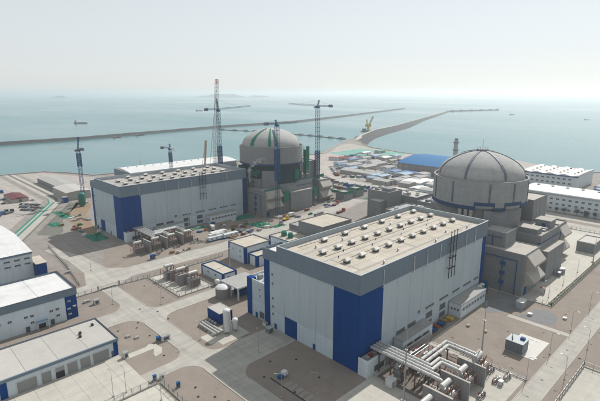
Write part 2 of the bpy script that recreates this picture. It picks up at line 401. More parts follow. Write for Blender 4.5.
sheet('island_paving', rect(108, 262, -30, 3), 'slab', .06)
sheet('island_verge', rect(108.4, 300, -31, -28.6), 'grass', .075)
sheet('back_road', rect(262, 276, -300, 120), 'road', .05)
sheet('factory_road', rect(284, 300, -300, 130), 'road', .05)
sheet('yard_pad', rect(-20, 38.6, -44.2, -4.7), 'slab', .06)
dm('gravel', (.21, .18, .16), rough=.95, var=.3, scale=.5, fine=8, rnd=0)
sheet('oil_pit', rect(13.6, 36.5, -25.4, -7), 'gravel', .075); sheet('oil_pit', rect(3.4, 13, -24.5, -6), 'gravel', .075)
sheet('asphalt_patch', [(88,-24),(100,-27),(103,-31),(99,-37),(90,-38),(87,-31)], 'asphalt_patch', .05)
sheet('asphalt_stain', [(92,-4),(108,-6),(107,-19),(93,-22),(80,-12)], 'asphalt_patch', .045)
sheet('slab_pad', rect(54.6, 72.4, -41.8, -30.6), 'pad_white', .1)
sheet('fenced_gravel', rect(-120, -55.6, -60, 44.8), 'slab', .055)
sheet('island_strip', rect(-56.5, -45.5, 67.4, 70.6), 'slab', .07)
sheet('island_strip_end', [(-45.5,71.8),(-47.4,70.6),(-45.5,67.4),(-47.5,63.5),(-47.8,61.6),(-44.6,62.2),(-42.8,66),(-43.4,70)], 'slab', .072)
# kerbs
k = MB()
def kerb(x0, x1, y0, y1): k.box(x0, x1, y0, y1, 0, .17)
for (a, b2) in ((-300,25),(63,92),(105,128)): kerb(-30.4, -30.1, a, b2)
for (a, b2) in ((-300,41),(61,89)): kerb(-38.9, -38.6, a, b2)
kerb(-23, -1, 32.1, 32.4); kerb(-23, -8, 48.5, 48.8); kerb(-22, 36, 90.7, 91); kerb(-23, 36, 99.6, 99.9)
kerb(-200, 470, -45.8, -45.5); kerb(-200, 470, -52.5, -52.2); kerb(-150, -46, 109, 109.3); kerb(-110, -46, 96.7, 97)
kerb(40, 66, -7.2, -6.6); kerb(-15, 100, 144.1, 144.4); kerb(38.6, 39.2, -44.2, -7)
structure(k.build('kerb', 'kerb'))
# garage apron: cast slabs
ap = sheet('garage_apron', rect(-130, -57.6, 45.5, 73), 'paving', .035)
sm = MB().box(-2.985, 2.985, -6.82, 6.82, 0, .06).mesh('slab', 'slab')
for i in range(12):
    for j in range(2): piece(sm, 'slab', ap, (-60.6 - i*6.03, 52.3 + j*13.7, .03))
# channel and sea road in the upper left
def ribbon(name, mt, pts, o0, o1, z):
    L = []; R = []
    for i, (x, y) in enumerate(pts):
        (xa, ya) = pts[max(0, i-1)]; (xb, yb) = pts[min(len(pts)-1, i+1)]
        l = hypot(xb-xa, yb-ya); nx, ny = (yb-ya)/l, -(xb-xa)/l
        L.append((x + nx*o0, y + ny*o0)); R.append((x + nx*o1, y + ny*o1))
    return sheet(name, L + R[::-1], mt, z)
cl = [(-70,234),(-44,280),(5,368),(9,385),(9,562)]
for nm, mt, a, b2 in (('channel_bank','channel_green',-2.2,-.2),('channel_lining','concrete_light',-.2,1.4),('channel_bank_inner','channel_green',1.4,3.4),
                      ('channel_road','concrete_light',3.4,8.6),('channel_verge','revetment',8.6,10.2)):
    ribbon(nm, mt, cl[:4], a, b2, .05)
ribbon('sea_road', 'road', cl[2:], -1, 3.5, .06); ribbon('sea_road_verge', 'revetment', cl[2:], 3.5, 6.4, .055); ribbon('sea_road_lane', 'concrete_light', cl[2:], 6.4, 10.5, .06)
sheet('revetment_slope', [(-34,266),(16,352),(26,356),(22,344),(-6,300),(-18,262),(-24,254)], 'revetment', .04)

# causeway to the jetty and its rock slope
outer = [(690,563),(700,566),(754,601),(922,683),(1090,733),(1466,878),(2222,1176)]
midl  = [(640,520),(700,552),(752,592),(916,673),(1084,724),(1461,870),(2219,1168)]
inner = [(600,462),(668,503),(742,542),(872,594),(1046,655),(1436,832),(2212,1150)]
b_ = MB(); n = len(outer)
b_.add([(x, y, .6) for x, y in outer] + [(x, y, .6) for x, y in midl], [(i+1, i, n+i, n+i+1) for i in range(n-1)])
structure(b_.build('causeway_road', 'road'))
b_ = MB(); b_.add([(x, y, .6) for x, y in midl] + [(x, y, SEA-.5) for x, y in inner], [(i+1, i, n+i, n+i+1) for i in range(n-1)])
outs = [(x-5, y+11) for x, y in outer]
b_.add([(x, y, .6) for x, y in outer] + [(x, y, SEA-.5) for x, y in outs], [(i, i+1, n+i+1, n+i) for i in range(n-1)])
structure(b_.build('causeway_slope', 'rock'))

def sweep(name, mt, pts, prof, label, cat):
    b_ = MB(); P = len(prof); V = []
    for i, (x, y) in enumerate(pts):
        (xa, ya) = pts[max(0, i-1)]; (xb, yb) = pts[min(len(pts)-1, i+1)]
        l = hypot(xb-xa, yb-ya); nx, ny = (yb-ya)/l, -(xb-xa)/l
        for o_, z in prof: V.append((x + nx*(o_ + random.uniform(-.8, .8)), y + ny*(o_ + random.uniform(-.8, .8)), z + random.uniform(-.35, .35)))
    b_.add(V, [(i*P+j, (i+1)*P+j, (i+1)*P+j+1, i*P+j+1) for i in range(len(pts)-1) for j in range(P-1)])
    return tag(b_.build(name, mt, loc=(pts[0][0], pts[0][1], SEA)), label, cat)
def densify(pts, step):
    out = []
    for (a, b2), (c, d) in zip(pts, pts[1:]):
        n = max(1, int(hypot(c-a, d-b2) / step)); out += [(a + (c-a)*i/n, b2 + (d-b2)*i/n) for i in range(n)]
    return out + [pts[-1]]
rp = [(-15,-5),(-9,-2),(-4,1.6),(4,1.9),(9,-2),(15,-5)]
sweep('breakwater', 'rock', densify([(-420,985),(96,1001),(252,1004),(439,1040),(690,1088),(985,1094),(1460,1247),(2448,1594)], 14), rp,
      'long dark rock breakwater crossing the bay behind the tall cranes', 'breakwater')
sweep('jetty', 'rock', densify([(2222,1176),(2290,1165),(2640,1078)], 14), [(-10,-5),(-6,-1),(-3,2),(3,2),(6,-1),(10,-5)],
      'thin far jetty bent to the right from the end of the causeway', 'jetty')
# far land
def hill(name, cx, cy, ax, w_, h, seed, ln):
    rnd = random.Random(seed); b_ = MB(); nx, ny = 34, 8; V = []
    ph = [rnd.uniform(0, 6.28) for _ in range(6)]
    for i in range(nx + 1):
        u_ = i / nx
        for j in range(ny + 1):
            v_ = j / ny*2 - 1
            e = max(0, 1 - v_*v_) * max(0, sin(pi*u_))**.6
            z = h * e * (.55 + .25*sin(5*u_ + ph[0]) + .15*sin(11*u_ + ph[1] + v_*2) + .10*sin(23*u_ + ph[2]) + .05*sin(47*u_ + ph[3]))
            V.append((cx + cos(ax)*(u_-.5)*ln - sin(ax)*v_*w_, cy + sin(ax)*(u_-.5)*ln + cos(ax)*v_*w_, SEA - .5 + z))
    b_.add(V, [(i*(ny+1)+j, (i+1)*(ny+1)+j, (i+1)*(ny+1)+j+1, i*(ny+1)+j+1) for i in range(nx) for j in range(ny)])
    return structure(b_.build(name, 'hill', smooth=True))
AX = radians(-44)
hill('island', 5780, 7960, AX, 260, 122, 3, 1560)
hill('island_low', 5350, 8650, AX, 90, 22, 5, 900)
hill('islet', 2900, 9700, AX, 80, 46, 6, 300)
hill('hills', 7000, 21500, AX, 900, 118, 8, 9500)
hill('hills_right', 19500, 9800, AX, 900, 110, 9, 11000)
# ================================================================== TURBINE HALLS
vent_b = MB()
vent_b.box(-1.15, 1.15, -.9, .9, 0, 1.0, 1)
vent_b.add([(-1.7,-1.3,1.0),(1.7,-1.3,1.0),(1.7,1.3,1.0),(-1.7,1.3,1.0),(-1.7,-1.3,1.35),(1.7,-1.3,1.35),(1.7,1.3,1.35),(-1.7,1.3,1.35),(-1.2,-.25,1.95),(1.2,-.25,1.95),(1.2,.25,1.95),(-1.2,.25,1.95)],
           [(0,3,2,1),(0,1,5,4),(1,2,6,5),(2,3,7,6),(3,0,4,7),(4,5,9,8),(5,6,10,9),(6,7,11,10),(7,4,8,11),(8,9,10,11)], 0)
dm('vent_cap', (.60, .58, .54), rough=.6, var=.1, scale=.5, rnd=.1)
VENT = vent_b.mesh('roof_vent', ['vent_cap', 'louvre'])

def turbine_hall(ox, oy, L, label, near):
    W, H, B, PZ = 43.5, 38.2, 30.7, 8.2
    t = thing('turbine_hall', label, 'building', (ox, oy, 0))
    X = lambda x: ox + x
    Y = lambda y: oy + y
    bx('wall_core', 'seam', t, X(.25), X(L-.25), Y(.25), Y(W-.25), 0, 35.6)
    # right-hand long wall (faces -y): cladding panels
    nb = 9; x0, x1 = 14.0, L - 3.6; wd = (x1 - x0) / nb
    pm = MB().box(.06, wd-.06, 0, .3, PZ, B).mesh('wall_panel', 'hall_grey')
    pl = MB().box(.04, wd-.04, 0, .28, 0, PZ-.06).mesh('plinth_panel', 'plinth')
    for i in range(nb):
        piece(pm, 'wall_panel', t, (X(x0 + i*wd), Y(0), 0)); piece(pl, 'plinth_panel', t, (X(x0 + i*wd), Y(.02), 0))
    bm = MB().box(.03, 4.63, 0, .32, 0, B).mesh('corner_panel', 'hall_blue')
    for i in range(3): piece(bm, 'corner_panel', t, (X(i*4.667), Y(-.02), 0))
    bx('corner_panel', 'hall_blue', t, X(L-3.55), X(L+.02), Y(-.02), Y(3), 0, B)
    # left end wall (faces -x)
    bm2 = MB().box(0, .32, .03, 3.95, 0, B).mesh('corner_panel', 'hall_blue')
    for i in range(3): piece(bm2, 'corner_panel', t, (X(-.02), Y(.3 + i*3.95), 0))
    nl = 4; wl = (48.8 - 12.2) / nl
    pm2 = MB().box(0, .3, .05, wl-.05, PZ, B).mesh('wall_panel', 'hall_grey')
    pl2 = MB().box(0, .28, .04, wl-.04, 0, PZ-.06).mesh('plinth_panel', 'plinth')
    for i in range(nl): piece(pm2, 'wall_panel', t, (X(0), Y(12.2 + i*wl), 0)); piece(pl2, 'plinth_panel', t, (X(.02), Y(12.2 + i*wl), 0))
    bx('corner_panel', 'hall_blue', t, X(-.02), X(3), Y(48.85), Y(52.5), 0, B)
    bx('end_wall', 'hall_grey', t, X(L-.3), X(L), Y(3.05), Y(W), 0, B)
    bx('back_wall', 'hall_grey', t, X(10.1), X(L-.35), Y(W-.2), Y(W+.1), 0, B)
    # stair tower at the left rear corner
    bx('stair_tower', 'hall_grey', t, X(.3), X(10), Y(W), Y(52.3), 0, 34.0)
    fs = MB(); fs.box(X(-.35), X(0), Y(W+.4), Y(52.85), B-.02, 35.6); fs.box(X(0), X(10.3), Y(52.5), Y(52.85), B-.02, 35.6); fs.box(X(9.95), X(10.3), Y(W+.5), Y(52.5), B-.02, 35.6)
    fs.build('tower_fascia', 'fascia', t)
    bx('tower_roof', 'roof_white', t, X(0), X(9.95), Y(W+.5), Y(52.5), 34.0, 34.2)
    # fascia band with parapet
    nf = 10; wf = (L + .7) / nf
    fm = MB().box(.02, wf-.02, 0, .37, B-.05, H).mesh('fascia_panel', 'fascia')
    for i in range(nf): piece(fm, 'fascia_panel', t, (X(-.35 + i*wf), Y(-.37), 0))
    nf2 = 4; wf2 = W / nf2
    fm2 = MB().box(0, .37, .02, wf2-.02, B-.05, H).mesh('fascia_panel', 'fascia')
    for i in range(nf2): piece(fm2, 'fascia_panel', t, (X(-.35), Y(.02 + i*wf2), 0)); piece(fm2, 'fascia_panel', t, (X(L-.02), Y(.02 + i*wf2), 0))
    bx('fascia_panel', 'fascia', t, X(-.35), X(L+.35), Y(W+.02), Y(W+.4), B-.05, H)
    cp = MB(); cp.box(X(-.45), X(L+.45), Y(-.47), Y(.15), H, H+.12); cp.box(X(-.45), X(L+.45), Y(W-.1), Y(W+.5), H, H+.12)
    cp.box(X(-.45), X(.15), Y(.16), Y(W-.11), H, H+.12); cp.box(X(L-.15), X(L+.45), Y(.16), Y(W-.11), H, H+.12)
    cp.build('coping', 'pale_grey' if 'pale_grey' in M else 'fascia', t)
    bx('parapet_liner', 'pale_grey', t, X(.3), X(L-.3), Y(W-.14), Y(W+.0), 35.7, H-.02); bx('parapet_liner', 'pale_grey', t, X(L-.16), X(L-.03), Y(.4), Y(W-.16), 35.7, H-.02)
    # roof slabs
    nx, ny = 11, 8; sx, sy = (L - .6) / nx, (W - .6) / ny
    sm = MB().box(.05, sx-.05, .05, sy-.05, 0, .35).mesh('roof_slab', 'roof_beige' if near else 'roof_far')
    for i in range(nx):
        for j in range(ny): piece(sm, 'roof_slab', t, (X(.3 + i*sx), Y(.3 + j*sy), 35.65))
    zr = 36.0
    rows = ((15, 10.5, 9.17, 10), (28, 10.9, 9.2, 10), (38.6, 23, 14.2, 6))
    for v_, u0, du, n in rows:
        for i in range(n):
            if u0 + i*du < L - 4: piece(VENT, 'roof_vent', t, (X(u0 + i*du), Y(v_), zr))
    cb = MB()
    for v_ in (17.6, 25.0, 40.6): cb.box(X(9), X(L-8), Y(v_), Y(v_+.12), zr, zr+.14)
    for i in range(12): cb.box(X(12 + i*7.3), X(12.25 + i*7.3), Y(20.5 + (i % 3)*3.6), Y(20.8 + (i % 3)*3.6), zr, zr + .9)
    cb.build('roof_cable', 'dark', t, kind='stuff')
    for v_ in (6.2, 21.6, 33.2): bx('roof_walkway', 'roof_grey', t, X(4), X(L-5), Y(v_), Y(v_+.7), zr, zr+.08)
    for u_ in (8, 46, 90): bx('roof_walkway', 'roof_grey', t, X(u_), X(u_+.6), Y(6.9), Y(21.5), zr, zr+.07)
    for u_, v_ in ((20, 4.5), (36, 9), (58, 4.2), (74, 8.2), (88, 4.6), (30, 34), (66, 33.8), (14, 35)): MB().lathe([(.3, zr), (.3, zr+.9), (.5, zr+.9), (.5, zr+1.1), (.02, zr+1.3)], X(u_), Y(v_), 8).build('roof_outlet', 'steel', t)
    # louvres and windows on the long wall
    for a, b2 in ((45.3, 52.6), (57, 65.1), (68.5, 75.7), (79, 87), (90, 95)):
        for q in range(3):
            ww = (b2 - a) / 3; win(t, X(a + ww*(q+.5)), Y(0), 9.5, ww*.86, 1.1, kind='l', name='louvre')
    for a, b2 in ((46.2, 51.3), (57.8, 62.8), (24, 30), (32, 38)):
        win(t, X((a+b2)/2), Y(.02), 4.6, b2-a, 2.9, kind='l', name='louvre'); win(t, X((a+b2)/2), Y(.02), .9, b2-a, 2.6, kind='l', name='louvre')
    win(t, X(40), Y(0), 9.4, 1.9, 1.9)
    for z in (24, 19.9, 13.1, 9.3, 5.8): win(t, X(0) if z > 8 else X(.02), Y(46.9), z, 1.3, 1.5, '-x')
    # freight door and small door in the left end wall
    dr = MB(); dr.box(X(-.12), X(.04), Y(31.9), Y(39.3), .1, 8.1); d = dr.build('door', 'hall_blue', t)
    rb = MB()
    for i in range(9): rb.box(X(-.18), X(-.12), Y(31.9), Y(39.3), .8 + i*.82, .9 + i*.82)
    rb.build('door_rib', 'trim_blue', d)
    d = bx('door', 'trim_blue', t, X(-.1), X(.03), Y(21.4), Y(22.8), .05, 2.5); bx('handle', 'steel', d, X(-.2), X(-.1), Y(21.6), Y(21.7), 1.1, 1.3)
    bx('door', 'trim_blue', t, X(-.1), X(.03), Y(44.6), Y(46), .05, 2.5)
    # down pipes over the band
    for u_ in (13, 33.4, 43.2, 54, 77.3, 86.4):
        MB().pipe([(X(u_), Y(.2), 36.7), (X(u_), Y(-.75), 36.7), (X(u_), Y(-.75), 30.4), (X(u_), Y(-.16), 29.6)], .13, 6).build('downpipe', 'white', t)
    # three exhaust stacks with a bracing frame
    for u_ in (61, 63.6, 66.2):
        e = MB().tube((X(u_), Y(-1.5), 19.5), (X(u_), Y(-1.5), 41.0), .17, 8); e.build('exhaust_stack', 'dark', t)
        bx('stack_cap', 'dark', t, X(u_-.32), X(u_+.32), Y(-1.82), Y(-1.18), 41.0, 41.25)
    for z in (24, 29, 34.8):
        bx('stack_frame', 'dark', t, X(60.6), X(66.6), Y(-1.8), Y(-1.2), z, z+.16)
        for u_ in (61.6, 65.1): bx('stack_bracket', 'dark', t, X(u_), X(u_+.3), Y(-1.2), Y(-.02) if z < 30 else Y(-.38), z, z+.14)
    # lean-tos along the long wall
    a = bx('lean_to', 'white_wall', t, X(66), X(91), Y(-6.2), Y(-.35), 0, 6.6)
    bx('lean_to_roof', 'roof_grey', t, X(65.7), X(91.3), Y(-6.5), Y(-.36), 6.6, 6.95)
    for i in range(8): win(t, X(68.5 + i*2.9), Y(-6.2), 3.1, 2.1, 1.7, mull=2)
    for i in range(3): win(t, X(66), Y(-1.8 - i*1.5), 3.1, 1.0, 1.4, '-x')
    a = bx('lean_to', 'white_wall', t, X(-.3), X(10.5), Y(-4.7), Y(-.35), 0, 6.0)
    bx('lean_to_roof', 'roof_grey', t, X(-.1), X(10.3), Y(-4.5), Y(-.4), 6.0, 6.1)
    pp = MB(); pp.box(X(-.3), X(10.5), Y(-4.75), Y(-4.5), 6.0, 6.9); pp.box(X(-.35), X(-.1), Y(-4.5), Y(-.4), 6.0, 6.9); pp.build('lean_to_parapet', 'white_wall', t)
    for i in range(4): bx('roof_plant', 'red' if i % 2 else 'steel', t, X(1.5+i*2.1), X(2.9+i*2.1), Y(-3.2), Y(-1.6), 6.1, 7.0)
    win(t, X(6.5), Y(-4.75), 1.2, 6, 2.4, kind='l', name='louvre')
    bx('lean_to', 'white_wall', t, X(22), X(44), Y(-4.7), Y(-.35), 0, 5.6); bx('lean_to_roof', 'roof_grey', t, X(21.8), X(44.2), Y(-4.9), Y(-.36), 5.6, 5.9)
    for i in range(3): win(t, X(26 + i*6.5), Y(-4.7), 1.4, 4.6, 2.2, kind='l', name='louvre')
    # rear side annex with blue corners
    if near:
        bx('annex', 'hall_grey', t, X(1), X(26), Y(53), Y(66), 0, 17)
        bx('corner_panel', 'hall_blue', t, X(.9), X(3.5), Y(62.5), Y(66.1), 0, 18)
        an = MB(); an.box(X(.9), X(1.3), Y(53), Y(62.4), 17, 18); an.box(X(3.6), X(26), Y(65.7), Y(66.1), 17, 18); an.box(X(25.6), X(26), Y(53), Y(65.6), 17, 18)
        an.build('annex_parapet', 'white', t)
        bx('annex_plinth', 'plinth', t, X(.85), X(.98), Y(53.1), Y(62.4), 0, 8)
        for z in (10.5, 13.5): win(t, X(1), Y(57), z, 1.2, 1.2, '-x')
        win(t, X(.85), Y(55.5), .8, 3.2, 3.2, '-x', kind='l', name='louvre')
        d = bx('door', 'trim_blue', t, X(.75), X(.86), Y(58.5), Y(60), 0, 2.6)
        for i in range(9): x_ = 4 + (i % 5)*4.3; y_ = 55 + (i // 5)*5.5; bx('roof_plant', 'steel', t, X(x_), X(x_+2.2), Y(y_), Y(y_+2), 17, 17.8 + (i % 3)*.6)
        MB().pipe([(X(4), Y(58), 17.6), (X(14), Y(58), 17.6), (X(14), Y(64), 17.6), (X(24), Y(64), 17.6)], .35, 8).build('roof_pipe', 'duct', t)
    return t

dm('pale_grey', (.40, .46, .50), rough=.5, var=.05)
dm('roof_far', (.46, .445, .42), rough=.85, var=.10, scale=.12, rnd=.05, stain=.12)
turbine_hall(0, 0, 100, 'large near turbine hall with blue corner panels, grey fascia and beige vented roof', True)
turbine_hall(5, 209, 106, 'turbine hall standing farther off at left, behind the cross road', False)

# ================================================================== REACTOR BUILDINGS
def reactor(cx, cy, R, dz, a_first, label, finished):
    t = thing('reactor_building', label, 'building', (cx, cy, 0))
    D = R - 2.5
    MB().lathe([(D, 0), (D, 38+dz)], cx, cy, 72).build('lower_wall', 'concrete', t, smooth=True)
    MB().lathe([(D-.6, 37.4+dz), (R-.5, 37.4+dz), (R, 38.4+dz), (R, 52.4+dz), (R-.8, 52.4+dz), (R-.8, 50.6+dz), (D-.3, 50.6+dz)], cx, cy, 96).build('ring_wall', 'ring_concrete' if finished else 'concrete', t)
    prof = [(r_*D/25.2, z + dz) for r_, z in ((25.1, 50.6), (25.2, 53.2), (24.9, 55.0), (24.1, 56.8), (22.6, 58.6), (20.4, 60.5), (17.4, 62.3), (13.6, 64.1), (9.4, 65.5), (5.0, 66.4), (2.4, 66.7), (0.02, 66.8))]
    d = MB().lathe(prof, cx, cy, 96).build('dome', 'dome_concrete', t, smooth=True)
    if finished:
        for kx in range(7):
            a = radians(a_first + 51.43*kx); rb = MB(); w_ = .6
            e = (-sin(a), cos(a)); V = []
            for r_, z in prof[1:-1]:
                for s_ in (-1, 1): V.append((cx + (r_+.15)*cos(a) + e[0]*w_*s_, cy + (r_+.15)*sin(a) + e[1]*w_*s_, z + .35))
            n = len(prof) - 2
            rb.add(V, [(2*i, 2*i+1, 2*i+3, 2*i+2) for i in range(n-1)])
            rb.add([(x, y, z - .5) for x, y, z in V], [(2*i, 2*i+2, 2*i+3, 2*i+1) for i in range(n-1)])
            m_ = len(V); rb.f += [(2*i, 2*i+2, m_+2*i+2, m_+2*i) for i in range(n-1)] + [(2*i+1, m_+2*i+1, m_+2*i+3, 2*i+3) for i in range(n-1)]; rb.m += [0]*(2*(n-1))
            rb.build('rib', 'steel_blue', d)
        MB().lathe([(3.2, 66.6), (3.2, 67.6), (0.02, 67.6)], cx, cy, 20).build('top_platform', 'container_grey', t)
        for i in range(6): a = i*pi/3; MB().tube((cx+2.8*cos(a), cy+2.8*sin(a), 67.5), (cx+2.8*cos(a), cy+2.8*sin(a), 68.8), .1, 5).build('platform_post', 'container_grey', t)
        MB().tube((cx, cy, 67.5), (cx, cy, 73.0), .1, 5).build('lightning_rod', 'container_grey', t)
        for a in (172.9, 216.5, 246.8, 280, 140):
            a = radians(a); MB().arcbox(cx, cy, R-.1, R+.3, 39.6, 51.4, a - .016, a + .016, 2).build('blue_stripe', 'steel_blue', t)
        segs = [(95, 200, 36.6, 38.6), (200, 201.2, 36.6, 41.0), (201.2, 222, 39.2, 41.0), (222, 223.2, 36.2, 41.0), (223.2, 235.2, 36.2, 38.0), (235.2, 236.4, 36.2, 41.0), (236.4, 261, 39.2, 41.0), (261, 300, 37.2, 39.6)]
        for a0, a1, z0, z1 in segs:
            MB().arcbox(cx, cy, D-.5, R+.4, z0, z1, radians(a0), radians(a1), max(1, int((a1-a0)/4))).build('blue_band', 'band_blue', t)
        for a0, a1 in ((182, 186), (189, 193), (195, 199)):
            MB().arcbox(cx, cy, D-.2, R+.2, 31, 36.6, radians(a0), radians(a1), 2).build('corbel', 'concrete_light', t)
    else:
        MB().arcbox(cx, cy, D-.6, R+.2, 37.6+dz, 39+dz, 0, 2*pi-.001, 72).build('blue_band', 'band_blue', t)
        MB().arcbox(cx, cy, D+.05, D+.35, 25, 37.3+dz, 0, 2*pi-.001, 72).build('recess_shade', 'shade_teal', t)  # added dark teal band: puts the shade of the recess under the ring into colour
    for a0, a1, z0, z1 in ((212, 240, 8, 36.4), (162, 178, 4, 30)):
        MB().arcbox(cx, cy, D-.7, D+1.8, z0, z1, radians(a0), radians(a1), 8).build('buttress', 'concrete', t)
    return t, prof
dm('ring_concrete', (.37, .382, .385), rough=.88, pour=.12, var=.14, scale=.22, streak=.07, rnd=.0, stain=.14)
dm('band_blue', (.012, .055, .15), rough=.6, var=.1)
dm('shade_teal', (.016, .055, .07), rough=.9, var=.3, scale=.5)  # dark tone of the shaded recess below the unfinished ring
dm('steel_blue', (.12, .155, .20), rough=.6, var=.08)
R1, _ = reactor(146.4, 26.5, 26.5, 0, 185.6, 'finished reactor building with ribbed concrete dome and blue band, behind near hall', True)
R2, PROF = reactor(143.5, 214.0, 27.5, 3.2, 185, 'reactor building under construction with green netting on its dome', False)

def blue_pipe(mb, pts, r_=.22): mb.pipe(pts, r_, 5)
def block(name, label, x0, x1, y0, y1, h, roof='roof_grey', coping=.8, extra=None, wall='concrete', joints=True):
    t = thing(name, label, 'building', ((x0+x1)/2, (y0+y1)/2, 0))
    bx('wall', wall, t, x0, x1, y0, y1, 0, h)
    bx('roof', roof, t, x0+.4, x1-.4, y0+.4, y1-.4, h, h+.12)
    p = MB(); p.box(x0, x1, y0, y0+.38, h, h+coping); p.box(x0, x1, y1-.38, y1, h, h+coping); p.box(x0, x0+.38, y0+.385, y1-.385, h, h+coping); p.box(x1-.38, x1, y0+.385, y1-.385, h, h+coping)
    p.build('parapet', wall, t)
    return t
def hood(t, x0, x1, y, z0, z1, d):       # sloped concrete intake hood on a wall facing -y
    b_ = MB(); zm = z0 + (z1 - z0)*.42
    b_.add([(x0,y,z1),(x1,y,z1),(x1,y-d,zm),(x0,y-d,zm),(x0,y-d,zm-1.0),(x1,y-d,zm-1.0),(x1,y,z0),(x0,y,z0)],
           [(3,2,1,0),(4,5,2,3),(7,6,5,4),(0,7,4,3),(1,2,5,6)])
    return b_.build('intake_hood', 'concrete_light', t)
def island(ox, oy, which, roofm):
    # front block with intake hoods
    t = block('fuel_building', f'concrete block with two sloped intake hoods beside {which}', ox+109, ox+129, oy-16.5, oy+5, 21.6, roof=roofm, coping=.5)
    hood(t, ox+111, ox+127, oy-16.5, 13.6, 21.4, 4.2); hood(t, ox+111, ox+127, oy-16.5, 5.4, 13.0, 4.6)
    p = MB(); X0 = ox+109-.3
    p.pipe([(X0, oy+4.5, 18.3), (X0, oy-13, 18.3), (X0, oy-13, 0)], .22, 5); p.pipe([(X0, oy-6, 18.3), (X0, oy-6, 0)], .2, 5)
    for z in (4.5, 9.5, 14.5): p.box(X0-.5, X0+.25, oy-7.4, oy-5, z, z+1.7)
    p.build('pipework', 'trim_blue', t)
    bx('door', 'trim_blue', t, ox+112, ox+115, oy-16.75, oy-16.45, 0, 4)
    # block against the ring
    t = block('stair_block', f'tall narrow concrete block pressed against the ring wall of {which}', ox+113.5, ox+127, oy-4.5, oy+8, 29, roof='roof_grey')
    p = MB(); p.pipe([(ox+113.2, oy+2, 28), (ox+113.2, oy+2, 21.8)], .22, 5); p.pipe([(ox+113.2, oy-3, 27), (ox+113.2, oy+7, 27)], .18, 5); p.build('pipework', 'trim_blue', t)
    # auxiliary block with projecting panels
    t = block('auxiliary_building', f'wide concrete block with two projecting wall slabs beside {which}', ox+137, ox+168, oy-14, oy+6, 24.5, roof=roofm)
    for a, b2 in ((137.6, 150.7), (151.0, 164)): bx('projecting_slab', 'concrete', t, ox+a, ox+b2, oy-18, oy-14.02, 0, 16.8)
    bx('slab_ledge', 'concrete_light', t, ox+137.4, ox+164.2, oy-18.2, oy-14.02, 16.8, 17.2)
    p = MB(); p.pipe([(ox+136.7, oy-13, 0), (ox+136.7, oy-13, 21), (ox+136.7, oy-13.9, 21), (ox+139, oy-14.4, 21), (ox+167, oy-14.4, 21)], .2, 5); p.pipe([(ox+168.4, oy-14.3, 0), (ox+168.4, oy-14.3, 23)], .2, 5); p.build('pipework', 'trim_blue', t)
    bx('roof_house', 'concrete', t, ox+156, ox+165, oy-12, oy-4, 24.7, 29); bx('roof_house', 'concrete', t, ox+139, ox+147, oy-11, oy-1, 24.7, 27.4)
    bx('roof_house_top', 'concrete_light', t, ox+155.7, ox+165.3, oy-12.3, oy-3.7, 29, 29.3); bx('roof_house_top', 'concrete_light', t, ox+138.8, ox+147.2, oy-11.2, oy-.8, 27.4, 27.7)
    d = bx('door', 'trim_blue', t, ox+155.8, ox+156, oy-9.5, oy-7.5, 24.8, 27.4)
    for i in range(6): bx('roof_plant', 'steel', t, ox+148.5 + (i % 3)*2.2, ox+150 + (i % 3)*2.2, oy-12 + (i//3)*6, oy-9.5 + (i//3)*6, 24.6, 25.6 + (i % 2)*.6)
    t = block('connecting_block', f'low flat-roofed concrete link between the blocks of {which}', ox+129.3, ox+136.6, oy-9, oy+4, 19.5, roof=roofm)
    t = block('safeguard_building', f'tall smooth concrete tower with pale pilasters right of {which}', ox+165, ox+188, oy+1, oy+20, 37, roof='concrete_light')
    for a in (171.5, 179, 186): bx('pilaster', 'concrete_light', t, ox+a, ox+a+.8, oy+.8, oy+.99, 0, 36.6)
    t = block('intake_block', f'small concrete block with a sloped hood at the far right of {which}', ox+182, ox+198, oy-9, oy+5, 20, roof=roofm)
    hood(t, ox+183, ox+197, oy-9, 11, 19.5, 4); hood(t, ox+183, ox+197, oy-9, 2, 10, 4)
island(0, 0, 'the finished reactor', 'concrete_light')
island(4, 205, 'the unfinished reactor', 'roof_grey')

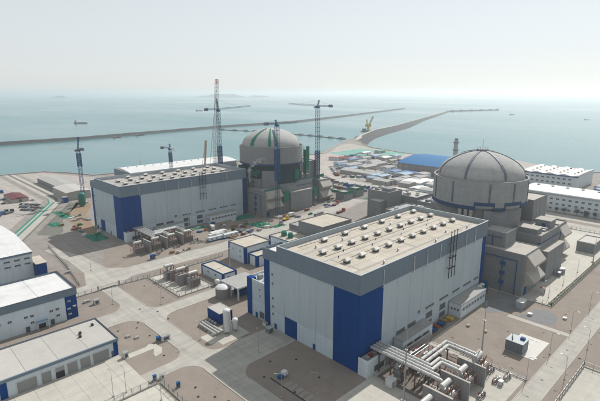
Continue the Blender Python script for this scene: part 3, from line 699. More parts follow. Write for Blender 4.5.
# ================================================================== TRANSFORMER YARDS
def transformer(label, grp):
    t = thing('transformer', label, 'transformer', group=grp)
    MB().box(-3.4, 3.4, -2.3, 2.3, 0, .5).build('plinth', 'concrete_light', t)
    tk = MB(); tk.box(-2.9, 2.9, -1.7, 1.7, .5, 4.6); tk.box(-3.05, 3.05, -1.85, 1.85, 4.0, 4.25)
    for i in range(7): tk.box(-2.8 + i*.9, -2.65 + i*.9, -1.85, 1.85, .6, 4.0)
    tk.build('tank', 'steel', t)
    for s_ in (-1, 1):
        rd = MB()
        for i in range(9): rd.box(-2.5 + i*.6, -2.2 + i*.6, s_*2.0 - .7 if s_ < 0 else 2.0, -2.0 if s_ < 0 else s_*2.0 + .7, 1.0, 4.3)
        rd.tube((-2.6, s_*2.3, 4.4), (2.7, s_*2.3, 4.4), .14, 6); rd.build('radiator', 'tank_grey', t)
    cv = MB(); cv.tube((-2.6, .6, 7.3), (2.4, .6, 7.3), .95, 12); cv.box(-1.8, -1.5, .2, 1.0, 4.6, 6.6); cv.box(1.4, 1.7, .2, 1.0, 4.6, 6.6); cv.build('conservator', 'duct', t)
    for i in (-1, 0, 1):
        bs = MB(); bs.tube((i*1.7, -.9, 4.6), (i*2.1, -1.6, 7.6), .28, 8, 0, .12)
        for q in range(5): a = q/5; bs.tube((i*(1.7+.4*a), -.9-.7*a, 4.9+2.5*a), (i*(1.7+.4*a), -.9-.7*a, 5.0+2.5*a), .42-.2*a, 8)
        bs.build('bushing', 'insulator', t)
    fr = MB()
    for x in (-3.9, 3.9):
        for y in (-3.0, 3.0): fr.tube((x, y, 0), (x, y, 5.6), .07, 5)
        fr.tube((x, -3, 5.6), (x, 3, 5.6), .07, 5); fr.tube((x, -3, 2.8), (x, 3, 2.8), .07, 5)
    for y in (-3, 3): fr.tube((-3.9, y, 5.6), (3.9, y, 5.6), .07, 5); fr.tube((-3.9, y, 2.8), (3.9, y, 2.8), .07, 5)
    fr.build('fire_pipe', 'red', t)
    return t
dm('trestle', (.14, .11, .10), rough=.8, var=.2, scale=.7)
TR = transformer('grey transformer with radiators beside the leftmost fire wall below the near hall', 'transformers by the turbine halls')
def tr_yard(ox, oy, nm, first):
    xs = (-4.5, 7.5, 19, 31)
    for i, x in enumerate(xs):
        lab = f'{["first","second","third","fourth"][i]} transformer from the left in the yard beside the {nm}'
        if first and i == 0: o = TR; o.location = (ox+x, oy-31, .07); o['label'] = lab
        else: copy_tree(TR, (ox+x, oy-31, .07), 0, label=lab)
    for i, x in enumerate((1.6, 13.2, 25)):
        wl_ = thing('fire_wall', f'{["left","middle","right"][i]} grey concrete fire wall between transformers of the {nm}', 'wall', (ox+x, oy-31, 0), 'fire walls')
        bx('wall', 'firewall', wl_, ox+x-.3, ox+x+.3, oy-36, oy-25.8, 0, 7.4); bx('coping', 'concrete_light', wl_, ox+x-.38, ox+x+.38, oy-36.1, oy-25.7, 7.4, 7.6)
        for q in (-33.5, -28.3): bx('pier', 'firewall', wl_, ox+x-.5, ox+x+.5, oy+q-.4, oy+q+.4, 0, 7.0)
    t = thing('bus_duct', f'pale bus ducts on steel trestles running from the {nm} to its transformers', 'duct', (ox+9, oy-15, 0))
    Z = 8.0
    routes = [[(7.0,-.5),(7.0,-29)], [(8.7,-.5),(8.7,-27)], [(10.4,-.5),(10.4,-23.8),(16.5,-23.8),(16.5,-29.5)], [(12.1,-.5),(12.1,-22.1),(18.2,-22.1),(18.2,-29.5)],
              [(13.0,-19.9),(28.6,-19.9),(28.6,-29.5)], [(13.0,-18.0),(30.4,-18.0),(30.4,-29.5)]]
    for rt in routes:
        pts = [(ox+x, oy+y, Z) for x, y in rt]; pts.append((pts[-1][0], pts[-1][1]-.8, Z-3))
        MB().pipe(pts, .62, 12).build('duct_pipe', 'duct', t, smooth=False)
        for (xa, ya, _), (xb, yb, _) in zip(pts, pts[1:-1]):
            l = hypot(xb-xa, yb-ya); n = int(l / 3.2)
            for q in range(1, n): f = q/n; px, py = xa+(xb-xa)*f, ya+(yb-ya)*f; ux, uy = (xb-xa)/l*.12, (yb-ya)/l*.12; MB().tube((px-ux, py-uy, Z), (px+ux, py+uy, Z), .70, 12).build('flange', 'steel', t)
    for y in (-5, -10, -15, -20, -25):
        b_ = bx('trestle', 'trestle', t, ox+5.6, ox+13.4, oy+y-.2, oy+y+.2, 6.9, 7.3)
        for x in (6, 13): bx('trestle_leg', 'trestle', t, ox+x-.18, ox+x+.18, oy+y-.18, oy+y+.18, 0, 6.9)
        MB().tube((ox+6, oy+y, .3), (ox+13, oy+y, 6.8), .1, 5).build('brace', 'trestle', t)
    for x in (17, 22, 27):
        bx('trestle', 'trestle', t, ox+x-.2, ox+x+.2, oy-21, oy-17, 6.9, 7.3)
        for y in (-20.6, -17.4): bx('trestle_leg', 'trestle', t, ox+x-.18, ox+x+.18, oy+y-.18, oy+y+.18, 0, 6.9)
    eq = MB()
    rnd = random.Random(5)
    o = copy_tree(TR, (ox+9.6, oy-12, .07), 0, label=f'smaller transformer tucked beneath the bus ducts of the {nm}'); o.scale = (.72,)*3
    t2 = thing('switchgear_rack', f'cluttered rack of small cabinets and red pipes under the ducts of the {nm}', 'equipment', (ox+20, oy-13, 0))
    for i in range(34):
        x = 13.5 + rnd.random()*17; y = -8 - rnd.random()*9; h = 1 + rnd.random()*2.2
        MB().box(ox+x, ox+x+1.4, oy+y, oy+y+1.1, .06, h).build('cabinet', rnd.choice(['steel', 'white', 'container_grey', 'trestle', 'trestle', 'rust']), t2)
    for i in range(6):
        y = -8 - i*1.6; MB().pipe([(ox+14, oy+y, .4), (ox+14, oy+y, 3.2 + i*.3), (ox+30, oy+y, 3.2 + i*.3), (ox+30, oy+y, .2)], .14, 5).build('pipe', rnd.choice(['red', 'steel', 'red']), t2)
    for i in range(7):
        x = 16 + i*2.3; MB().pipe([(ox+x, oy-24.5, .2), (ox+x, oy-24.5, 4.6), (ox+x, oy-21.4, 4.6)], .12, 5).build('pipe', rnd.choice(['red', 'rust']), t2)
    for i, (x, y) in enumerate(((7.5, -37.6), (19, -37.6), (31, -37.6), (35.6, -33.5), (35.8, -39.5))):
        sk = thing('pipe_skid', f'{ORD[i]} pipe skid from the left beside the transformers of the {nm}', 'pipework', (ox+x, oy+y, 0), 'pipe skids')
        bx('frame', 'concrete_light', sk, ox+x-1.8, ox+x+1.8, oy+y-1, oy+y+1, .06, .3)
        for q in range(4): MB().pipe([(ox+x-1.5+q, oy+y-.6, .3), (ox+x-1.5+q, oy+y-.6, 1.4+.3*(q % 2)), (ox+x-1.5+q, oy+y+.7, 1.4+.3*(q % 2)), (ox+x-1.5+q, oy+y+.7, .3)], .13, 6).build('pipe', ('steel', 'duct', 'red', 'steel')[(q+i) % 4], sk)
        MB().tube((ox+x-1.7, oy+y+.2, .9), (ox+x+1.7, oy+y+.2, .9), .3, 8).build('vessel', 'steel', sk); bx('cabinet', ('white', 'container_grey')[i % 2], sk, ox+x+1.0, ox+x+1.7, oy+y-.9, oy+y-.3, .3, 1.9)
    lw = thing('yard_wall', f'low grey concrete wall across the transformer yard of the {nm}', 'wall', (ox+22, oy-6, 0))
    bx('wall', 'firewall', lw, ox+14, ox+40, oy-6.4, oy-6, 0, 3.4); bx('coping', 'concrete_light', lw, ox+13.9, ox+40.1, oy-6.5, oy-5.9, 3.4, 3.6)
tr_yard(0, 0, 'near turbine hall', True)
tr_yard(5, 209, 'far turbine hall', False)
tag(MB().box(1.2, 4.2, -14, -11.4, .07, 2.5).box(1.0, 4.4, -14.2, -11.2, 2.5, 2.65).box(1.8, 2.6, -14.06, -14.0, .3, 2.2, 1).build('equipment_cabinet', ['white', 'steel'], loc=(2.7, -12.7, .07)),
    'pale cubic cabinet standing alone in the shade by the blue hall corner', 'cabinet')
# ================================================================== LEFT BUILDINGS
# big white store at the left edge
t = thing('warehouse', 'big white warehouse at the left edge with white roof and two window rows', 'building', (-95, 215, 0))
bx('wall', 'white_wall', t, -150, -58, 182, 252, 0, 15)
rf = MB(); rf.add([(-150.4,181.6,15),(-57.6,181.6,15),(-57.6,252.4,15),(-150.4,252.4,15),(-150.4,217,17.2),(-57.6,217,17.2)], [(0,1,5,4),(3,4,5,2),(1,2,5),(0,4,3),(0,3,2,1)]); rf.build('roof', 'roof_white', t)
bx('fascia', 'fascia', t, -150.3, -57.7, 181.7, 181.95, 13.9, 14.98); bx('gutter', 'fascia', t, -57.95, -57.7, 182, 252.3, 14.2, 14.98)
for x in (-60.6, -65.4, -70.2, -75, -79.8):
    for z in (11.2, 8.2): win(t, x, 182, z, 3.0, 1.1, mull=2)
t2 = thing('blue_annex', 'low blue-walled annex at the foot of the white warehouse', 'building', (-55, 184, 0))
bx('wall', 'hall_blue', t2, -57.9, -52.6, 177, 191, 0, 8.6); bx('roof', 'roof_beige', t2, -57.95, -52.2, 176.6, 191.4, 8.6, 8.9); bx('door', 'louvre', t2, -56.4, -54.6, 176.9, 177, 0, 2.6)

dm('coping_dark', (.05, .06, .09), rough=.6)
# white workshop with grey fascia and blue end
t = thing('workshop', 'white workshop with slate fascia, panelled white roof and blue end bay', 'building', (-90, 131, 0))
bx('wall', 'white_wall', t, -135, -62.2, 117, 143.5, 0, 11); bx('end_bay', 'hall_blue', t, -62.15, -57.2, 117, 143.5, 0, 11)
fb = MB(); fb.box(-135.3, -56.9, 116.7, 117.1, 11, 14.3); fb.box(-135.3, -56.9, 143.4, 143.8, 11, 14.3); fb.box(-57.3, -56.9, 117.15, 143.35, 11, 14.3); fb.build('fascia', 'fascia', t)
cp = MB(); cp.box(-135.5, -56.7, 116.6, 117.2, 14.3, 14.4); cp.box(-135.5, -56.7, 143.3, 143.9, 14.3, 14.4); cp.box(-57.4, -56.7, 117.25, 143.25, 14.3, 14.4); cp.build('coping', 'coping_dark', t)
pm = MB().box(-7.25, 7.25, -13.0, 13.0, 0, .3).mesh('roof_panel', 'roof_white')
for i in range(5): piece(pm, 'roof_panel', t, (-64.7 - i*14.6, 130.25, 13.4))
bx('roof_deck', 'seam', t, -135, -57.3, 117.1, 143.4, 11, 13.38)
for x, z in ((-78, 6.3), (-75.7, 6.2), (-68.1, 5.8), (-65.6, 5.9), (-65.6, 2.9), (-75.8, 3.2), (-84, 6.3), (-88, 6.3)): win(t, x, 117, z, 1.6, 1.2)
for x in (-77.8, -68): d = bx('door', 'louvre', t, x-.8, x+.8, 116.9, 117, 0, 2.5); bx('handle', 'steel', d, x+.5, x+.6, 116.8, 116.9, 1, 1.3)
bx('canopy', 'pale_blue', t, -74.5, -70, 114.4, 117, 3.3, 3.6); bx('canopy_post', 'white', t, -74.4, -74.2, 114.5, 114.7, 0, 3.3); bx('canopy_post', 'white', t, -70.3, -70.1, 114.5, 114.7, 0, 3.3)
bx('door', 'glass', t, -73.8, -70.8, 116.92, 117, 0, 2.8)
for x, z in ((-60.6, 8.6), (-58.6, 5.6), (-61, 5), (-60.8, 2.4)): bx('balcony', 'concrete_light', t, x-.7, x+.7, 116.1, 117, z, z+.5)

# garage with roller shutters
t = thing('garage', 'long low garage with six roller shutters facing the concrete apron', 'building', (-85, 84, 0))
bx('wall', 'white_wall', t, -120, -57.6, 73, 95, 0, 6.1); bx('corner_panel', 'hall_blue', t, -59.2, -57.45, 72.9, 76, 0, 6.1); bx('corner_panel', 'hall_blue', t, -97.2, -95, 72.88, 73.0, 0, 6.1)
ed = MB(); ed.box(-120.3, -57.2, 72.5, 73.1, 6.1, 7.2); ed.box(-120.3, -57.2, 94.9, 95.5, 6.1, 7.2); ed.box(-57.6, -57.2, 73.15, 94.85, 6.1, 7.2); ed.build('fascia', 'fascia', t)
ed = MB(); ed.box(-120.3, -57.1, 95.1, 95.6, 7.2, 7.32); ed.box(-57.5, -57.1, 72.6, 95.05, 7.2, 7.32); ed.build('coping', 'coping_dark', t)
dm('roof_pale', (.50, .485, .46), rough=.8, var=.08, scale=.15, stain=.10, rnd=.06)
pm = MB().box(-5.15, 5.15, -10.78, 10.78, 0, .25).mesh('roof_panel', 'roof_pale')
for i in range(6): piece(pm, 'roof_panel', t, (-62.9 - i*10.4, 84, 6.75))
bx('roof_deck', 'seam', t, -119.9, -57.65, 73.15, 94.85, 6.1, 6.73)
for x, y in ((-66.5, 86.5), (-67.4, 83.8), (-60.5, 90)): bx('roof_vent', 'dark', t, x-.45, x+.45, y-.45, y+.45, 7.0, 7.9)
dm('shutter', (.33, .34, .335), rough=.6, var=.06, streak=.06)
for a, b2, op in ((-92.2, -86.1, 0), (-84.6, -81.5, 0), (-80.1, -77.1, 1), (-76.1, -72.6, 0), (-71.6, -68, 0), (-67, -61, 0), (-106, -99, 0)):
    d = bx('roller_shutter', 'dark' if op else 'shutter', t, a, b2, 72.9, 73.02, 0, 4.3)
    if op: bx('slat', 'shutter', d, a, b2, 72.84, 72.9, 2.6, 4.3)
    else:
        sb = MB()
        for q in range(10): sb.box(a, b2, 72.84, 72.9, .1 + q*.42, .38 + q*.42)
        sb.build('slat', 'shutter', d, kind='stuff')
    fr = MB(); fr.box(a-.2, a, 72.8, 73, 0, 4.5); fr.box(b2, b2+.2, 72.8, 73, 0, 4.5); fr.box(a, b2, 72.8, 73, 4.3, 4.5); fr.build('frame', 'white', d)
d = bx('door', 'louvre', t, -60.1, -59.3, 72.86, 73, 0, 2.5)

# ================================================================== SMALL BUILDINGS BETWEEN THE HALLS
def flat(name, label, x0, x1, y0, y1, h, wall='white_wall', roof='roof_beige', corners='hall_blue', wins=(), par=.7, cat='building', trim='trim_blue'):
    t = thing(name, label, cat, ((x0+x1)/2, (y0+y1)/2, 0))
    bx('wall', wall, t, x0, x1, y0, y1, 0, h); bx('roof', roof, t, x0+.3, x1-.3, y0+.3, y1-.3, h, h+.15)
    p = MB(); p.box(x0-.08, x1+.08, y0-.08, y0+.28, h, h+par); p.box(x0-.08, x1+.08, y1-.28, y1+.08, h, h+par); p.box(x0-.08, x0+.28, y0+.285, y1-.285, h, h+par); p.box(x1-.28, x1+.08, y0+.285, y1-.285, h, h+par)
    p.build('parapet', trim, t)
    if corners:
        cw = min(1.6, (x1-x0)*.12)
        for (cx_, cy_) in ((x0, y0), (x1, y0), (x0, y1)):
            sx = 1 if cx_ == x0 else -1; sy = 1 if cy_ == y0 else -1
            bx('corner_panel', corners, t, min(cx_-.06*sx, cx_+cw*sx), max(cx_-.06*sx, cx_+cw*sx), min(cy_-.06*sy, cy_+cw*sy), max(cy_-.06*sy, cy_+cw*sy), 0, h-.02)
    for wx in wins: win(t, *wx)
    return t
flat('office', 'white two-storey office block with dark parapet beside the cross road', 38, 58, 116, 133, 10, trim='container_grey',
     wins=[(43, 116, 6, 1.3, 1.3), (43, 116, 3, 1.3, 1.3), (50, 116, 6, 1.3, 1.3), (38, 121, 6.4, 1.2, 1.3, '-x'), (38, 121, 3, 1.2, 1.3, '-x'), (38, 128, 6.4, 1.2, 1.3, '-x'), (55, 116, 6, 1.3, 1.3)])
flat('office_annex', 'low white annex with blue corners in front of the office block', 40, 54, 107.5, 115.8, 6, wins=[(46, 107.5, 3, 1.4, 1.2)])
flat('pump_house', 'long low white pump house with blue corners beside a small tank', 11.5, 20.5, 101, 122, 5, trim='trim_blue',
     wins=[(15, 101, 2, 1.6, 1.6), (11.5, 108, 2.4, 1.6, 1.4, '-x'), (11.5, 115, 2.4, 1.6, 1.4, '-x')])
tq = flat('chiller_house', 'white block with two green cooling units on its roof behind near hall', 66, 84, 108, 127, 9, wins=[(66, 112 + i*3, 5.6, 1.1, 1.0, '-x') for i in range(4)], trim='container_grey')
for y in (114, 120):
    g_ = MB(); g_.lathe([(1.7, 9.15), (1.9, 9.6), (1.9, 11.4), (1.4, 12.0), (1.4, 12.5), (.02, 12.5)], 73, y, 16); g_.build('cooling_unit', 'green_tank', tq)
flat('switch_house', 'grey flat-roofed switch house showing just above the near hall parapet', 84, 112, 96, 118, 17, wall='concrete', roof='roof_beige', corners=None, trim='concrete')
flat('store_block', 'long low concrete store behind the near hall parapet left', 96, 128, 122, 140, 8, wall='concrete', roof='roof_grey', corners=None, trim='concrete')
# canopy on columns
t = thing('canopy', 'open canopy with grey roof on white columns beside the domed tank', 'canopy', (12, 85, 0))
bx('roof', 'roof_grey', t, 4.5, 20, 78, 92.5, 6.6, 7.0); bx('fascia', 'white', t, 4.3, 20.2, 77.8, 78, 6.3, 7.05); bx('fascia', 'white', t, 4.28, 4.49, 78, 92.6, 6.3, 7.05)
for x, y in ((5.2, 79), (5.2, 91.6), (19.3, 79), (19.3, 91.6), (5.2, 85.3)): bx('column', 'white', t, x-.3, x+.3, y-.3, y+.3, 0, 6.6)
bx('back_panel', 'trim_blue', t, 8, 18.8, 86, 86.3, 0, 4.8)
cb = thing('cabinet_row', 'row of dark blue cabinets under the open canopy', 'cabinet', (12, 83, 0))
for i in range(4): bx('cabinet', 'trim_blue', cb, 8 + i*2.6, 10.2 + i*2.6, 82, 83.6, .07, 2.6)
# tanks
t = thing('storage_tank', 'squat grey tank with pale domed top beside the canopy', 'tank', (2.2, 88, 0))
MB().lathe([(3.6, .06), (3.6, 5.2)], 2.2, 88, 36).build('shell', 'tank_grey', t, smooth=True); MB().lathe([(3.7, 5.2), (3.0, 5.9), (1.6, 6.4), (.02, 6.6)], 2.2, 88, 36).build('top', 'tank_white', t, smooth=True)
ld = MB(); ld.tube((-1.5, 88.3, .1), (-1.5, 88.3, 6), .06, 4); ld.tube((-1.5, 87.7, .1), (-1.5, 87.7, 6), .06, 4)
for i in range(12): ld.tube((-1.5, 87.7, .4 + i*.45), (-1.5, 88.3, .4 + i*.45), .04, 4)
ld.build('ladder', 'steel', t)
def vtank(label, x, y, r_, h, mt='tank_white', cap=None, name='gas_tank', grp=None):
    t = thing(name, label, 'tank', (x, y, 0), grp)
    MB().lathe([(r_*.75, .9), (r_, 1.4), (r_, h-r_*.5)], x, y, 24).build('shell', mt, t, smooth=True); MB().lathe([(r_, h-r_*.5), (r_*.85, h-r_*.15), (r_*.45, h), (.02, h+r_*.08)], x, y, 24).build('head', cap or mt, t, smooth=True)
    for i in range(3): a = i*2*pi/3 + .5; MB().tube((x+r_*.8*cos(a), y+r_*.8*sin(a), .05), (x+r_*.8*cos(a), y+r_*.8*sin(a), 1.6), .14, 6).build('leg', 'steel', t)
    MB().pipe([(x-r_-.2, y, .6), (x-r_-.2, y, h*.8)], .09, 5).build('pipe', 'steel', t)
vtank('tall slim white gas tank beside the small blue hut', -17.2, 57, 1.6, 11.2); vtank('short white gas tank right of the tall one', -13.4, 56.4, 1.25, 5.8)
flat('gas_hut', 'small blue-walled hut with a pale roof beside the white gas tanks', -15.4, -8.6, 65, 74.6, 5, wall='hall_blue', corners=None, roof='roof_pale', trim='roof_pale', par=.25,
     wins=[(-12, 65, 1.8, 1.4, 1.2)])
t = thing('gas_manifold', 'low pipework and steel vessels beside the small blue hut', 'pipework', (-18, 64, 0))
for i in range(3): MB().tube((-19 - i*1.6, 58, 1.0), (-19 - i*1.6, 71, 1.0), .5, 10).build('pipe', 'duct', t)
for i in range(5): bx('support', 'steel', t, -23, -18, 58.5 + i*3, 58.8 + i*3, 0, .6)
for i in range(4): MB().ball((-17.2, 66 + i*2, 1.0), .8, n=10, k=6).build('vessel', 'steel', t)
sheet('gas_pad', rect(-24, -10, 50.5, 63), 'slab', .05)
sheet('gas_strip', [(-27.5,62),(-20,62),(-20,59),(-24,59),(-24,54),(-27.5,54)], 'slab', .06)
for i, (x, y, c) in enumerate(((91.8, -2.6, 'net_teal'), (95, -2.4, 'channel_green'), (99.6, -2.2, 'trim_blue'))):
    vtank(f'{["leftmost","middle","rightmost"][i]} of three coloured upright vessels by the far blue hall corner', x, y, 1.25, 7.4, c, 'crane_white' if i < 2 else c, 'pressure_vessel', 'vessels at the hall corner')
# pallets and material stacks beside the near lean-to
for i, (x, y, c) in enumerate(((47, -3.4, 'trim_blue'), (50.6, -2.8, 'rust'), (54.4, -3.4, 'crane_blue'), (58, -2.6, 'wood'), (61.8, -3.4, 'crane_yellow'))):
    s_ = thing('material_stack', f'{ORD[i]} low stack of building material right of the lower lean-to', 'stack', (x, y, 0), 'stacks along the hall wall')
    for q in range(3): bx('layer', c if q else 'wood', s_, x-1.5+q*.1, x+1.5-q*.15, y-1.6+q*.1, y+1.6, .03+q*.42, .4+q*.42)

# auxiliary transformer compound
sheet('compound_pad', rect(-13.5, 8, 103, 137), 'slab', .05)
for i, (x, y) in enumerate(((-5, 128), (-3, 119), (-1, 110))):
    copy_tree(TR, (x, y, .06), 0, label=f'{["farthest","middle","nearest"][i]} transformer in the fenced compound left of the pump house')
for i, y in enumerate((123.5, 114.5)):
    o = thing('fire_wall', f'{["farther","nearer"][i]} concrete fire wall in the compound left of the pump house', 'wall', (-2, y, 0), 'fire walls')
    bx('wall', 'firewall', o, -7, 4, y-.25, y+.25, 0, 6); bx('coping', 'concrete_light', o, -7.1, 4.1, y-.33, y+.33, 6, 6.2)
vtank('short white tank at the end of the pump house', 8.3, 101.6, 1.5, 3.4)

# pale site cabins near the far hall
for i, (x, y) in enumerate(((45.5, 165.5), (49.5, 169.8), (53.5, 174), (57, 164.5))):
    t = thing('site_cabin', f'{["first","second","third","fourth"][i]} white site cabin with blue base in the group by the cross road', 'cabin', (x, y, 0), 'cabins by the cross road')
    bx('base', 'trim_blue', t, x, x+12, y, y+3.4, .03, .9); bx('wall', 'white_wall', t, x+.05, x+11.95, y+.05, y+3.35, .9, 2.9); bx('roof', 'roof_white', t, x-.15, x+12.15, y-.15, y+3.55, 2.9, 3.1)
    for q in range(3): win(t, x+2+q*4, y+.05, 1.3, 1.4, 1.0)
# ================================================================== RIGHT SIDE
t = thing('container', 'grey-blue equipment container standing on the white concrete pad', 'container', (57, -33.5, 0))
bx('body', 'container_grey', t, 54.9, 61, -37.4, -30.8, .12, 4.4); bx('roof', 'pale_grey', t, 54.8, 61.1, -37.5, -30.7, 4.4, 4.6)
for i in range(7): bx('rib', 'container_grey', t, 54.8, 54.9, -37+i*1.0, -36.8+i*1.0, .2, 4.3)
bx('roof_unit', 'trim_blue', t, 58.4, 59.8, -36.6, -35, 4.6, 5.5); win(t, 57.5, -37.4, 2.0, 1.4, 1.0)
MB().pipe([(56, -33, 4.6), (56, -33, 5.4), (59.5, -31.6, 5.4)], .16, 6).build('roof_pipe', 'dark', t)
o = MB()
for q in ((62, 70, -37.1, -36.9), (66, 66.2, -36.9, -33.5), (70, 70.2, -38.8, -34.6)): o.box(*q, .1, .22)
tag(o.build('cable_tray', 'steel', loc=(66, -36, .1)), 'thin branching cable tray lying on the white concrete pad', 'cable tray')
t = thing('equipment_box', 'pale ribbed box standing at the corner of the hooded concrete block', 'box', (97.5, -20.5, 0))
bx('body', 'pale_grey', t, 95, 100, -22.4, -19.4, .08, 3.4); bx('lid', 'white', t, 94.8, 100.2, -22.6, -19.2, 3.4, 3.6)
for i in range(4): bx('rib', 'steel', t, 95.4+i*1.2, 95.6+i*1.2, -22.5, -22.4, .2, 3.3)
flat('gate_hut', 'small concrete hut with a pale flat roof at the right edge', 207, 226, -24, -14, 6, wall='concrete', roof='roof_pale', corners=None, trim='concrete_light')
# small equipment scattered on the paving
def smallbox(label, x, y, sx, sy, h, mt='white', cap='steel', z=.06, name='utility_box', rz=0):
    t = thing(name, label, 'box', (x, y, 0))
    bx('plinth', 'concrete_light', t, x-sx/2-.15, x+sx/2+.15, y-sy/2-.15, y+sy/2+.15, z, z+.25); bx('body', mt, t, x-sx/2, x+sx/2, y-sy/2, y+sy/2, z+.25, h); bx('lid', cap, t, x-sx/2-.1, x+sx/2+.1, y-sy/2-.1, y+sy/2+.1, h, h+.12)
    bx('door', 'louvre', t, x-sx*.3, x+sx*.3, y-sy/2-.05, y-sy/2, z+.5, h*.8)
smallbox('white utility box in front of the blue corner of the garage', -56.4, 69, 1.8, 1.6, 2.4)
smallbox('white utility box with blue side on the rounded paved island', -38.9, 70.2, 3.6, 1.8, 2.2); smallbox('blue cabinet beside the white box on the rounded paved island', -41.4, 71.4, 1.4, 1.4, 1.9, 'trim_blue', 'trim_blue')
smallbox('low white hatch on the paving behind the garage corner', -49, 83.3, 1.5, 1.2, .7); smallbox('second low white hatch, nearer the rounded paved island', -46.7, 79.8, 1.5, 1.2, .7)
smallbox('white hatch on the dark paving in front of the concrete box', 92, -27, 1.8, 1.6, 1.0); smallbox('lone white hatch on the paving beside the perimeter road', 99.5, -39.4, 1.4, 1.2, .8)
smallbox('small white cabinet in the corner of the bright transformer pad', 30.5, -39.4, 1.5, 1.3, 1.7); smallbox('flat beige box lying beside the tall mast by the paving', 45.2, -24.6, 3.0, .9, .6, 'concrete_light', 'concrete_light')
smallbox('yellow bollard box near the kerb by the near lean-to', 62, -12, 1.2, 1.0, .7, 'crane_yellow', 'concrete_light'); smallbox('second yellow box farther from the near lean-to', 62.5, -19.5, 1.2, 1.0, .7, 'crane_yellow', 'concrete_light')
smallbox('blue gate cabinet at the end of the lower fence', -55.2, 47.6, 1.0, 1.0, 2.0, 'trim_blue', 'trim_blue'); smallbox('white gate cabinet beside the blue one on the lower fence', -52.8, 46.8, 1.2, 1.0, 1.6); smallbox('blue cabinet farther down the lower fence line', -51.2, 38.2, 1.0, 1.0, 2.0, 'trim_blue', 'trim_blue')
smallbox('grey kiosk on the paving at the foot of the near hall door', -4.2, 44.6, 2.4, 2.2, 2.5, 'container_grey', 'pale_grey'); smallbox('grey wall cabinet beside the hall stair tower', -1.6, 50.5, 1.2, 2.2, 1.8, 'white', 'steel')
smallbox('white pump cabinet at the corner of the hooded block', 121.6, -22.4, 2, 2, 3.0, 'white', 'red'); smallbox('cabinet beside the projecting slabs of the finished reactor', 158, -20.6, 3, 2.2, 3.0, 'steel', 'steel'); smallbox('second cabinet beside the projecting slabs, nearer the hooded block', 152, -20.4, 3, 2.2, 2.4, 'container_grey', 'steel')
smallbox('white cabin on the path behind the workshop blue end', -46.4, 124, 2.6, 1.8, 2.3); smallbox('grey cabinet at the far side of the workshop blue end', -49, 129, 3.0, 1.4, 1.0)
smallbox('blue cabinet on the strip beside the far transformer yard', 2.4, 162.6, 2.6, 2.0, 2.8, 'trim_blue', 'trim_blue'); smallbox('white roadside cabinet by the far workshop fence', -43, 175, 2.4, 1.4, 1.2)
# ================================================================== FACTORY BUILDINGS AT THE RIGHT
t = thing('factory', 'long white factory with three window rows and curved white roof at right', 'building', (325, 20, 0))
bx('wall', 'white_wall', t, 306, 342, -95, 57, 0, 15.2)
rf = MB(); prof = [(305.4, 15.2), (306, 15.9), (312, 17.2), (318, 17.9), (324, 18.1), (330, 17.9), (336, 17.2), (342, 15.9), (342.6, 15.2)]
rf.add([(x, -95.5, z) for x, z in prof] + [(x, 57.5, z) for x, z in prof], [(i, i+1, 9+i+1, 9+i) for i in range(8)] + [tuple(range(9)), tuple(range(9, 18))[::-1], (0, 9, 17, 8)]); rf.build('roof', 'roof_white', t)
bx('fascia', 'pale_grey', t, 305.6, 305.98, -95.2, 57.2, 13.9, 15.15)
for y in [53 - i*4.85 for i in range(30)]:
    for z in (10.2, 6.0, 1.9): win(t, 306, y, z, 2.5, 1.7, '-x')
for y in (6, -40): d = bx('door', 'louvre', t, 305.8, 306, y-1.8, y+1.8, 0, 4.6)
for i in range(12): bx('roof_vent', 'steel', t, 323, 325, 50 - i*12, 52 - i*12, 18, 19.1)
t = thing('factory', 'white factory with scalloped roof edge behind the long factory', 'building', (446, 70, 0))
bx('wall', 'white_wall', t, 418, 474, 44, 98, 0, 13.6)
rf = MB(); ny = 24; nx = 4; V = []
for i in range(ny + 1):
    y = 43.4 + i*55.2/ny
    for j in range(nx + 1): V.append((417.4 + 57.2*j/nx, y, 14.9 + .75*cos(i/ny*2*pi*4) + .6*sin(pi*j/nx)))
rf.add(V, [(i*(nx+1)+j, i*(nx+1)+j+1, (i+1)*(nx+1)+j+1, (i+1)*(nx+1)+j) for i in range(ny) for j in range(nx)]); rf.add([(x, y, 13.4) for x, y, z in V], [(i*(nx+1)+j, (i+1)*(nx+1)+j, (i+1)*(nx+1)+j+1, i*(nx+1)+j+1) for i in range(ny) for j in range(nx)])
k0 = len(V)
rf.f += [(i*(nx+1), (i+1)*(nx+1), k0+(i+1)*(nx+1), k0+i*(nx+1)) for i in range(ny)]; rf.m += [0]*ny
rf.f += [(j, k0+j, k0+j+1, j+1) for j in range(nx)]; rf.m += [0]*nx
rf.build('roof', 'roof_white', t)
bx('fascia', 'trim_blue', t, 417.0, 417.38, 43.4, 98.6, 13.0, 14.0)
for y in [94.6 - i*5.4 for i in range(9)]:
    for z in (9.2, 4.6): win(t, 418, y, z, 3.0, 1.8, '-x')
for i in range(4):
    for j in range(7): bx('roof_vent', ('steel', 'roof_grey', 'rust')[(i*2+j) % 3], t, 426+i*12, 428+i*12, 49+j*7, 50.6+j*7, 15.2, 16.2)
# low clutter right of the factories
for i, (x, y, sx, sy, h, rm) in enumerate(((430, 22, 22, 14, 6, 'roof_grey'), (462, 18, 16, 18, 5, 'roof_pale'), (398, 14, 16, 16, 8, 'blue_roof'), (440, -4, 24, 12, 6, 'roof_pale'), (492, 26, 16, 12, 5, 'roof_grey'))):
    flat('utility_shed', ['grey-roofed shed right of the scalloped factory', 'pale-roofed shed at the shore right of the factories', 'blue-roofed shed behind the right end of the long factory', 'long pale shed at the right picture edge behind the factory', 'small grey shed on the shoreline beyond the factories'][i],
         x-sx/2, x+sx/2, y-sy/2, y+sy/2, h, wall='trim_blue' if rm == 'blue_roof' else 'concrete_light', roof=rm, corners=None, trim=rm)
